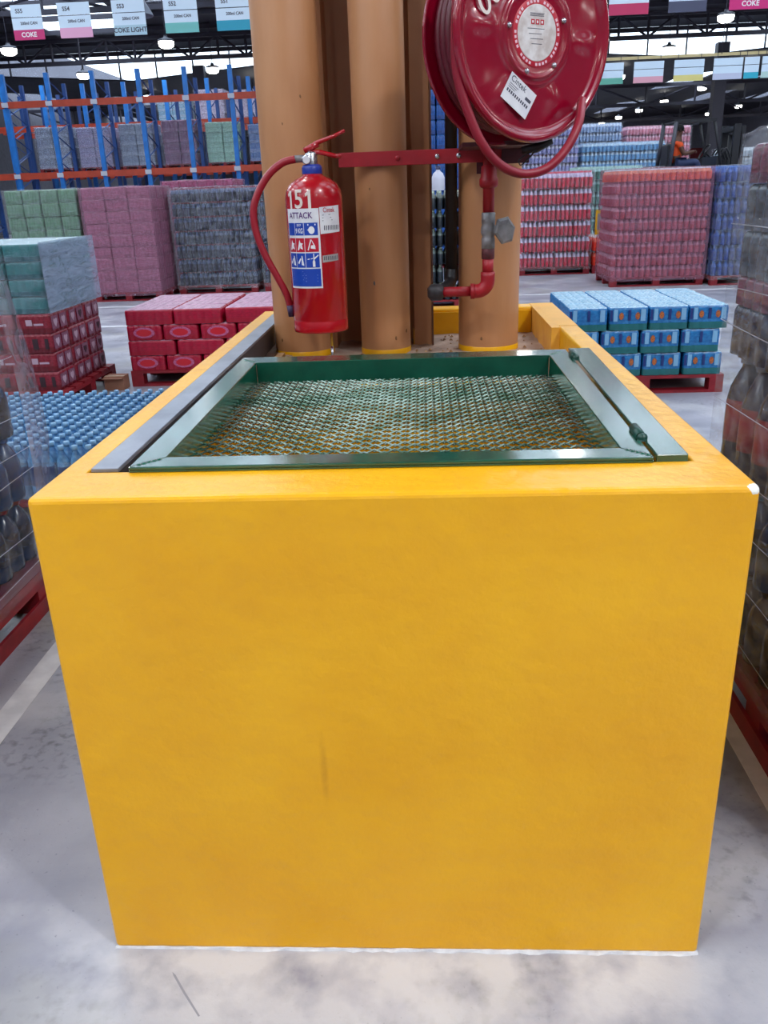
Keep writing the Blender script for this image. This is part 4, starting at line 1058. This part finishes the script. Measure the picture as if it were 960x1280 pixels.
# blue bottle packs low on the left
NBm = [mat('deep_blue_label', (20, 46, 104), .3, var=.25), mat('clear_blue_plastic', (52, 98, 146), .08, c2=(110, 158, 196), vscale=30, spec=.9), mat('pale_blue_cap', (126, 168, 202), .08)]
WB = bottle_mesh('bottle', .0325, .262, NBm, 10)
pallet('red pallet under the water bottle packs', -2.50, 2.36, 1.10, 1.24)
wrapm = film_mat('pack_shrink_film', (190, 214, 236), .06, .28, 14, (1, 1, 1))
wpk = None
for j in range(3):
    for i in range(4):
        t = thing('bottle_pack', 'pack of blue capped water bottles, %s row, %s from the yellow box' % (['front', 'middle', 'back'][j], ORD[3-i]), 'bottle pack', (-2.495+i*.272+random.uniform(-.003, .003), 2.38+j*.412+random.uniform(-.003, .003), .132), 'blue water bottle packs on the low pallet')
        for a in range(4):
            for b in range(6): obj('bottle', WB, t, (.034+a*.0665+random.uniform(-.002, .002), .034+b*.0665+random.uniform(-.002, .002), random.uniform(0, .006)))
        if wpk is None:
            mb = MB(); x1, y1 = .2685, .4015
            for (p0, p1) in (((0, 0), (x1, 0)), ((x1, 0), (x1, y1)), ((x1, y1), (0, y1)), ((0, y1), (0, 0))):
                mb.add([(p0[0], p0[1], .004), (p1[0], p1[1], .004), (p1[0], p1[1], .19), (p0[0], p0[1], .19)], [(0, 1, 2, 3)])
            wpk = mb.mesh('shrink_film', wrapm)
        obj('shrink_film', wpk, t)

# ------------------------------------------------------------------ near wrapped loads either side of the box
def near_load(label, x, y, w, d, lays, face, film, seed, ztop, ph=.17, trays=()):
    """lays: list of (z0, bottle mesh, radius); trays: (z0, height, tray mesh); face 'r' or 'l': which side looks to the aisle."""
    t = thing('pallet_load', label, 'pallet load', (x, y, 0), 'near shrink-wrapped loads'); p = obj('pallet', None, t); pallet_boards(p, w, d, ph)
    sb = MB().box(-.012, 0, 0, d, 0, .06).mesh('side_board', PALLET_RED)
    for zz in (.0, ph-.06): obj('side_board', sb, p, (w+.012 if face == 'r' else 0, 0, zz))
    rr = random.Random(seed)
    for (z0, me, r) in lays:
        n = int(d/(2*r*3)); step = d/n
        for k in range(n):
            for row in range(3):
                pk = obj('pack', None, t, ((w-(row+1)*4*r if face == 'r' else row*4*r), k*step, z0))
                for a in range(2):
                    for b in range(3): obj('bottle', me, pk, (r+a*2*r, step/6+b*step/3, 0))
    for (z0, h, me) in trays:
        n = 4; step = d/n
        for k in range(n):
            for row in range(3 if z0 < 1.4 else 3): obj('pack', me, t, (row*w/3+.003, k*step+.003, z0), 0, (w/3-.006, step-.006, h*.98))
    film_shell(t, w, d, ph*.8, ztop, film, .010, .014, seed, nu=44, nv=60, crinkle=.012)
    fx = w+.02 if face == 'r' else -.02
    for k in range(8):
        z = ph+.06+k*(ztop-ph-.1)/8+rr.uniform(-.03, .03); sl = rr.uniform(-.05, .05); bd = MB()
        bd.tube([(fx+rr.uniform(-.002, .002), -.01+(d+.02)*i/6, z+sl*(i/6-.5)) for i in range(7)], .0011, 4); bd.build('film_ridge', MATS['bright_film_ridge'], t)
    return t
mat('bright_film_ridge', (190, 190, 205), .3)
def bm_(key, r, h, cols): return bottle_mesh('bottle', r, h, [mat('%s_%d' % (key, i), c, .2, var=.3, vscale=12) for i, c in enumerate(cols)], 12)
Lb = bm_('navy_soda', .048, .235, [(14, 22, 50), (20, 38, 70), (110, 24, 40)])
Lc = bm_('cobalt_soda', .048, .235, [(16, 42, 92), (26, 52, 92), (40, 80, 140)])
ll = near_load('film-wrapped load of dark blue bottles on red pallet by the box corner', -2.42, .38, 1.02, 1.20, [(.215, Lb, .048), (.45, Lc, .048), (.685, Lb, .048), (.92, Lc, .048), (1.155, Lb, .048)], 'r', F_NEAR, 21, 1.41)
MB().box(.0, 1.032, -.006, 1.206, .172, .212).build('purple_slip_sheet', mat('purple_slip_sheet', (104, 30, 54), .3, var=.2), ll)
# loose hanging tail of film at the load's rear corner
tl = MB(); rows = [(1.03, 1.19, 1.42, .01), (1.035, 1.20, 1.24, .035), (1.035, 1.21, 1.0, .065), (1.04, 1.215, .84, .068), (1.04, 1.215, .69, .072), (1.04, 1.21, .55, .05), (1.035, 1.205, .42, .015)]
vs = []
for k, (x, y, z, w) in enumerate(rows): vs += [(x, y, z), (x+w*.5, y+.03+.02*(k % 2), z-.02), (x+w, y+.015, z-.03)]
tl.add(vs, [(k*3+i, k*3+i+1, k*3+i+4, k*3+i+3) for k in range(len(rows)-1) for i in range(2)], True)
tl.build('film_tail', film_mat('hanging_film_tail', (180, 176, 196), .25, .6, 9, (2, 2, 1)), ll)

R_a = bm_('brown_cola', .048, .228, [(40, 26, 28), (50, 34, 32), (40, 26, 30)])
R_b = bm_('blue_cap_dark', .046, .238, [(18, 22, 40), (28, 44, 74), (90, 130, 175)])
R_c = bm_('red_label_cola', .052, .340, [(128, 44, 52), (48, 44, 58), (120, 132, 160)])
def tr_(key, cols): return case_unit('pack', [mat('%s_%d' % (key, i), c, .25, var=.3, vscale=10) for i, c in enumerate(cols)], 5, 4)
T_a = tr_('slate_tray', [(34, 44, 66), (70, 80, 100), (30, 38, 58)]); T_b = tr_('rosy_tray', [(122, 66, 88), (140, 104, 124), (96, 58, 80)]); T_c = tr_('sage_tray', [(70, 86, 100), (104, 118, 130), (62, 76, 90)])
rl = near_load('tall film-wrapped load of mixed bottles on red pallet beside the box', .955, .18, 1.0, 1.05, [(.175, R_a, .048), (.405, R_b, .046), (.645, R_c, .052)], 'l', F_NEAR2, 33, 1.57, .17, [(.985, .14, T_a), (1.125, .08, T_b), (1.205, .12, T_c), (1.325, .12, T_c), (1.445, .10, T_b)])
# ------------------------------------------------------------------ blue and orange pallet racking
RBL = mat('rack_blue', (30, 112, 190), .4, var=.12); ROR = mat('rack_orange', (178, 62, 36), .45, var=.12); RBD = mat('rack_blue_dark', (34, 70, 130), .5)
rk = thing('pallet_rack', 'blue and orange steel pallet racking across the far left', 'rack', (0, 24, 0))
ups = [-14.0, -12.7, -11.45, -10.2, -8.93, -7.65, -6.36, -5.1, -3.85, -2.6, -1.3]
um = MB().box(-.06, .06, -.05, .05, 0, 4.75).mesh('upright', RBL); um2 = MB().box(-.05, .05, -.05, .05, 0, 4.6).mesh('upright', RBD)
dg = MB()
for k in range(6): dg.bar((0, 0, .4+k*.7), (0, 1.1, .75+k*.7), .03); dg.bar((0, 1.1, .75+k*.7), (0, 0, 1.1+k*.7), .03)
dg = dg.mesh('frame_bracing', RBD); plate = MB().box(-.09, .09, -.075, -.055, -.06, .06).mesh('beam_plate', mat('plate_white', (190, 190, 200), .5))
rail_me = {2.22: MB().box(-.05, .05, .06, 5.4, -.03, .02).mesh('support_rail', ROR), 3.64: MB().box(-.05, .05, 5.3, 7.05, -.03, .02).mesh('support_rail', ROR)}
for x in ups:
    for d_, m in ((0, um), (1.15, um2), (2.6, um), (3.75, um2), (5.4, um2), (7.0, um2)):
        obj('upright', m, rk, (x, d_, 0))
    obj('frame_bracing', dg, rk, (x, .02, 0)); obj('frame_bracing', dg, rk, (x, 2.6, 0))
    for (z, ya, yb) in ((2.22, .06, 5.4), (3.64, 5.3, 7.05)):
        for sd in (-1, 1): obj('support_rail', rail_me[z], rk, (x+sd*.115, 0, z))
for d_ in (-.06, 2.52, 5.3):
    for z in (2.14, 3.98) if d_ < 2 else (2.2, 3.55):
        for a, b in zip(ups, ups[1:]):
            bm = MB().box(a+.062, b-.062, d_-.03, d_+.03, z-.085, z+.085)
            bo = bm.build('beam', ROR, rk)
            if d_ < 0: obj('beam_plate', plate, bo, (a, d_+.01, z))
rg = 'loads stored in the racking'
for (x, y, z, w, h, n, cols, lab) in (
    (-11.32, 25.2, 2.24, 1.0, 1.25, 4, ('rackgrey', [(120, 130, 150), (160, 170, 188), (140, 150, 170)]), 'greyish wrapped load in the racking, leftmost bay in view'),
    (-10.07, 25.2, 2.24, 1.0, 1.2, 4, ('racklilac', [(140, 134, 165), (176, 170, 196), (150, 140, 170)]), 'lilac grey wrapped load in the racking, second bay'),
    (-8.80, 25.2, 2.24, 1.0, 1.25, 4, ('rackgrey', [(120, 130, 150), (160, 170, 188), (140, 150, 170)]), 'greyish wrapped load in the racking, third bay'),
    (-7.52, 25.2, 2.24, 1.0, 1.3, 4, ('rackplum', [(112, 74, 104), (150, 120, 150), (130, 90, 120)]), 'plum coloured wrapped load in the racking'),
    (-6.23, 25.2, 2.24, 1.0, 1.2, 4, ('rackmint', [(140, 180, 160), (176, 206, 190), (150, 190, 170)]), 'mint green wrapped load in the racking'),
    (-4.97, 25.2, 2.24, 1.0, 1.1, 4, ('rackblue', [(90, 120, 170), (150, 170, 205), (120, 140, 180)]), 'dull blue wrapped load in the racking by the pipes'),
    (-8.80, 29.5, 3.66, 1.02, .9, 4, ('rackice', [(140, 180, 205), (190, 212, 228), (170, 195, 215)]), 'ice blue load high on the rear rack level'),
    (-6.23, 29.5, 3.66, 1.0, 1.05, 4, ('rackpale', [(190, 176, 200), (216, 206, 226), (200, 186, 206)]), 'pale lilac load high on the rear rack level by the pipes'),
    (-7.52, 29.5, 3.66, 1.02, 1.1, 4, ('rackpale', [(190, 176, 200), (216, 206, 226), (200, 186, 206)]), 'pale lilac load high on the rear rack level beside the ice blue one')):
    wrapped_load(lab, x, y, w, 1.0, h, [unit('case', *cols)]*n, F_LIGHT, group=rg, pw=.5, seed=int(-x*10), z0=z, ph=.12)
for k, x in enumerate((-11.32, -10.07, -8.80, -7.52, -6.23, -4.97)):
    cc = [[(70, 80, 120), (110, 120, 150), (90, 100, 140)], [(150, 140, 170), (190, 184, 206), (160, 150, 180)], [(90, 60, 90), (130, 110, 140), (110, 80, 110)]][k % 3]
    wrapped_load(['slate blue', 'pale lilac', 'dark plum'][k % 3]+' load on the ground under the racking, bay '+['one', 'two', 'three', 'four', 'five', 'six'][k], x, 25.2, 1.0, 1.0, 1.7, [unit('case', 'grd%d' % (k % 3), cc)]*5, F_LIGHT, group='loads on the ground under the racking', pw=.5, seed=50+k)

# ------------------------------------------------------------------ hanging aisle signs
RAIL = mat('straw_rail', (196, 178, 130), .5)
def rail(x0, x1, y, z, label):
    t = thing('sign_rail', label, 'rail', (0, y, 0)); MB().box(x0, x1, .0, .04, z-.03, z+.03).build('rail_bar', RAIL, t)
    xx = x0+.2
    while xx < x1: MB().cyl((xx, 0, z), (xx, 0, 8.6 if y < 15 else 7.4), .008, 6).build('hanger_wire', STEEL_D, t); xx += (x1-x0-.4)/2.001
WB1 = mat('sign_white', (206, 224, 240), .5); 
def sign(x, y, zb, w, h, stripe, label, code=None, mid=None, foot=None, footcol=WHITE, group='hanging aisle signs'):
    t = thing('aisle_sign', label, 'sign', (x, y, zb), group)
    a, b, c = h*.29, h*.64, h
    MB().box(0, w, 0, .012, a, b-.006).build('middle_panel', WB1, t); MB().box(0, w, 0, .012, b+.006, c).build('top_panel', WB1, t); MB().box(0, w, -.001, .013, 0, a).build('colour_stripe', stripe, t)
    MB().box(0.01, w-.01, .002, .010, 0, c+.16).build('backing', mat('sign_backing', (150, 160, 175), .5), t) if False else None
    for xx in (w*.12, w*.88): MB().box(xx-.006, xx+.006, .004, .010, a, c+.12).build('hanger_strap', STEEL_D, t)
    for (s, sz, cx, cz, m, nm, sx) in ((code, h*.17, w*.28, h*.82, INK, 'code_lettering', 1), (mid, h*.12, w*.55, h*.47, INK, 'size_lettering', .95), (foot, h*.19, w*.5, h*.145, footcol, 'stripe_lettering', 1)):
        if not s: continue
        tx = MB(); put_text(tx, s, sz, lambda px_, py_: (cx+px_, -.003, cz+py_), .025, sx); tx.build(nm, m, t)
    return t
def col(nm, c): return mat(nm, c, .5)
rail(-7.2, -2.0, 13.02, 4.36, 'straw coloured rail carrying the near row of aisle signs')
for (x, w, st, co, mid, ft, fc, lab) in (
    (-6.12, .47, col('sign_magenta', (196, 40, 110)), 'S55', '200ml CAN', 'COKE', WHITE, 'aisle sign with magenta stripe reading COKE'),
    (-5.40, .50, col('sign_rose', (226, 164, 196)), 'S54', '200ml CAN', None, WHITE, 'aisle sign S54 with pale rose stripe'),
    (-4.56, .50, col('sign_grey', (170, 200, 214)), 'S53', '200ml CAN', 'COKE LIGHT', INK, 'aisle sign S53 with pale grey stripe'),
    (-3.77, .51, col('sign_seagreen', (110, 184, 180)), 'S52', '200ml CAN', None, WHITE, 'aisle sign S52 with sea green stripe'),
    (-2.98, .52, col('sign_cyan', (36, 150, 178)), 'S51', '200ml CAN', None, WHITE, 'aisle sign S51 with cyan blue stripe next to the pipes')):
    sign(x, 13, 3.775, w, .47, st, lab, co, mid, ft, fc)
rail(2.6, 6.4, 13.02, 4.30, 'straw coloured rail above the fire hose reel')
for (x, w, st, ft, lab) in ((2.87, .58, col('sign_crimson', (190, 40, 92)), None, 'aisle sign with crimson stripe beside the hose reel'),
                            (3.74, .55, col('sign_slate', (70, 74, 100)), None, 'aisle sign with dark slate stripe'),
                            (4.62, .60, col('sign_hotpink', (206, 34, 118)), 'COKE', 'aisle sign with hot pink stripe in the top corner')):
    sign(x, 13, 3.735, w, .50, st, lab, None, '200ml CAN', ft)
rail(3.6, 10, 20.02, 4.0, 'straw coloured rail carrying the far row of aisle signs')
for (x, w, c, nm, lab) in ((4.05, .60, (96, 170, 150), 'jade', 'far aisle sign with jade stripe beside the hose reel'), (4.88, .66, (222, 160, 176), 'blush', 'far aisle sign with blush pink stripe'), (5.77, .66, (222, 210, 130), 'lemon', 'far aisle sign with lemon yellow stripe'),
                        (6.64, .64, (190, 196, 220), 'pearl', 'far aisle sign with pearl grey stripe'), (7.32, .32, (40, 170, 196), 'aqua', 'narrow far aisle sign with aqua stripe'), (7.70, .64, (180, 210, 205), 'mist', 'far aisle sign with misty green stripe at the edge')):
    sign(x, 20, 3.49, w, .43, col('sign_'+nm, c), lab, None, None, None, WHITE, 'far hanging aisle signs')
# bell-shaped extractor under the roof
vt = thing('bell_ventilator', 'grey bell-shaped ventilator hanging behind the aisle signs', 'ventilator', (-7.55, 24.0, 6.0))
MB().lathe([(.52, 0), (.50, .06), (.36, .30), (.34, .34), (.34, 1.0), (.30, 1.0), (.30, .34), (.46, .04), (.52, 0)], 24).build('bell', mat('ventilator_grey', (120, 124, 136), .4, metal=.4), vt)
MB().cyl((0, 0, .9), (0, 0, 1.6), .03, 8).build('hanger', STEEL_D, vt)

# ------------------------------------------------------------------ forklift and driver
FG = mat('forklift_grey', (58, 60, 72), .4, var=.1); FB = mat('forklift_black', (18, 20, 28), .5); TY = mat('tyre_rubber', (24, 24, 26), .8)
fk = thing('forklift', 'dark grey forklift truck with black mast driving behind the stacks', 'forklift', (5.45, 19, 0))
bevel(MB().rbox(-.55, .95, -.55, .55, .35, 1.55, .08).build('chassis', FG, fk), .02)
bevel(MB().rbox(-.75, .02, -.55, .55, .45, 1.72, .12).build('counterweight', FG, fk), .02)
MB().rbox(.02, .42, -.3, .3, 1.52, 1.64, .03).build('seat_cushion', FB, fk); MB().rbox(-.02, .10, -.28, .28, 1.62, 2.16, .03).build('seat_back', FB, fk)
MB().box(.98, 1.08, -.5, .5, 1.3, 1.88).build('dash_panel', FB, fk)
sw_ = MB().tube([(.86+.0*math.cos(a), .17*math.cos(a), 1.98+.17*math.sin(a)) for a in [2*PI*k/20 for k in range(21)]], .016, 6, False).xf(Matrix.Translation((.86, 0, 1.98)) @ Matrix.Rotation(.6, 4, 'Y') @ Matrix.Translation((-.86, 0, -1.98)))
sw_.build('steering_wheel', FB, fk); MB().cyl((1.0, 0, 1.86), (.87, 0, 1.98), .02, 8).build('steering_column', FB, fk)
for yy in (-.5, .5):
    MB().tube([(-.02, yy, 1.6), (.06, yy, 2.58)], .045, 6).build('guard_post', FG, fk); MB().tube([(1.12, yy, 1.5), (.98, yy, 2.1), (.86, yy, 2.58)], .03, 6).build('guard_post', FB, fk)
    MB().box(.02, .9, yy-.03, yy+.03, 2.56, 2.62).build('guard_rail', FB, fk)
for k in range(6): MB().box(.06+k*.155, .10+k*.155, -.5, .5, 2.575, 2.605).build('guard_slat', FB, fk)
for yy in (-.38, .38):
    MB().box(1.32, 1.46, yy-.05, yy+.05, .08, 2.50).build('mast_rail', FB, fk); MB().box(1.48, 1.56, yy-.04, yy+.04, .08, 2.46).build('inner_mast_rail', FB, fk)
MB().box(1.30, 1.50, -.4, .4, 2.36, 2.46).build('mast_crosshead', FB, fk); MB().box(1.34, 1.46, -.36, .36, 1.0, 1.6).build('mast_cross_plate', FB, fk)
MB().cyl((1.40, 0, .2), (1.40, 0, 2.3), .06, 10).build('lift_cylinder', FB, fk)
MB().box(1.56, 1.62, -.5, .5, .3, 1.0).build('fork_carriage', FB, fk)
for yy in (-.3, .3): MB().box(1.6, 2.6, yy-.06, yy+.06, .06, .11).build('fork', FB, fk)
for k, yy in enumerate((-.4, -.2, 0, .2)): MB().tube(bez([(1.1, yy, 1.9), (1.2, yy, 2.02), (1.32, yy, 1.8)]), .02, 6).build('hydraulic_hose', FB, fk)
tw = MB().lathe([(.14, -.1), (.30, -.1), (.34, -.06), (.34, .06), (.30, .1), (.14, .1)], 24).xf(Matrix.Rotation(PI/2, 4, 'X')).mesh('wheel', TY); th = MB().lathe([(0, -.08), (.15, -.08), (.15, .08), (0, .08)], 16).xf(Matrix.Rotation(PI/2, 4, 'X')).mesh('wheel_hub', FG)
for (x, y) in ((-.35, -.5), (-.35, .5), (1.05, -.5), (1.05, .5)):
    w = obj('wheel', tw, fk, (x, y, .34)); obj('wheel_hub', th, w)

def skin(name, verts, edges, radii, m, parent, root=0, sub=1):
    me = bpy.data.meshes.new(name); me.from_pydata(verts, edges, []); me.materials.append(m); o = obj(name, me, parent)
    sk_ = o.modifiers.new('skin', 'SKIN'); sk_.use_smooth_shade = True
    for i, r in enumerate(radii): me.skin_vertices[0].data[i].radius = (r, r) if not isinstance(r, tuple) else r
    me.skin_vertices[0].data[root].use_root = True
    s_ = o.modifiers.new('sub', 'SUBSURF'); s_.levels = sub; s_.render_levels = sub
    return o
dr = thing('person', 'seated forklift driver in orange hi-vis vest and dark trousers', 'person', (5.70, 19, 1.64))
SKN = mat('brown_skin', (96, 62, 48), .6); ORV = mat('hi_vis_orange', (240, 84, 22), .6); NVT = mat('navy_trousers', (40, 54, 92), .7); SHO = mat('black_shoe', (20, 20, 22), .5)
V = [(0, 0, .12), (-.03, 0, .30), (-.02, 0, .48), (.0, 0, .58), (.02, 0, .66), (.03, 0, .76), (.035, 0, .83),       # pelvis..head 0-6
     (.0, -.18, .53), (.10, -.22, .30), (.30, -.14, .34), (.36, -.12, .36),                                              # arm right 7-10
     (.0, .18, .53), (.10, .22, .30), (.30, .14, .34), (.36, .12, .36),                                                  # arm left 11-14
     (.05, -.10, .10), (.44, -.13, .14), (.50, -.13, -.24), (.60, -.13, -.28),                                           # leg 15-18
     (.05, .10, .10), (.44, .13, .14), (.50, .13, -.24), (.60, .13, -.28)]
Ed = [(0, 1), (1, 2), (2, 3), (3, 4), (4, 5), (5, 6), (3, 7), (7, 8), (8, 9), (9, 10), (3, 11), (11, 12), (12, 13), (13, 14), (0, 15), (15, 16), (16, 17), (17, 18), (0, 19), (19, 20), (20, 21), (21, 22)]
Rd = [.13, .13, .14, .09, .055, .095, .08, .062, .05, .038, .035, .062, .05, .038, .035, .085, .065, .045, .04, .085, .065, .045, .04]
skin('body', V, Ed, Rd, SKN, dr)
skin('hi_vis_vest', [V[0], V[1], V[2], (0, 0, .57), (.0, -.17, .535), (.06, -.21, .40), (.0, .17, .535), (.06, .21, .40)], [(0, 1), (1, 2), (2, 3), (3, 4), (4, 5), (3, 6), (6, 7)], [.15, .155, .165, .11, .085, .07, .085, .07], ORV, dr)
skin('trousers', [V[0], V[15], V[16], V[17], V[19], V[20], V[21]], [(0, 1), (1, 2), (2, 3), (0, 4), (4, 5), (5, 6)], [.15, .105, .08, .065, .105, .08, .065], NVT, dr)
for s in (-1, 1): skin('shoe', [(.48, s*.13, -.28), (.56, s*.13, -.30), (.66, s*.13, -.31)], [(0, 1), (1, 2)], [.055, .055, .04], SHO, dr)
MB().lathe([(.098, -.02), (.105, .03), (.092, .075), (.05, .105), (0, .11)], 16, (.02, 0, .80)).build('hair', mat('black_hair', (14, 12, 12), .8), dr)
MB().lathe([(0, -.012), (.018, -.008), (.014, .006), (0, .014)], 8, (.128, 0, .775)).build('nose', SKN, dr)
for s in (-1, 1):
    MB().lathe([(0, -.012), (.012, 0), (0, .012)], 8, (.115, s*.035, .80)).build('eye', WHITE, dr); MB().lathe([(0, -.028), (.014, 0), (0, .028)], 8, (.03, s*.098, .78)).build('ear', SKN, dr)
    for k in range(5):
        fy = s*(.12-.018*k) if k < 4 else s*.15
        MB().tube([(.36, fy, .355), (.395, fy, .362), (.405, fy, .335), (.39, fy, .32)] if k < 4 else [(.36, s*.10, .365), (.385, s*.085, .385)], .009, 6).build('finger' if k < 4 else 'thumb', SKN, dr)
MB().tube([(.118, -.025, .742), (.124, 0, .740), (.118, .025, .742)], .006, 6).build('mouth', mat('lip', (120, 60, 56), .6), dr)
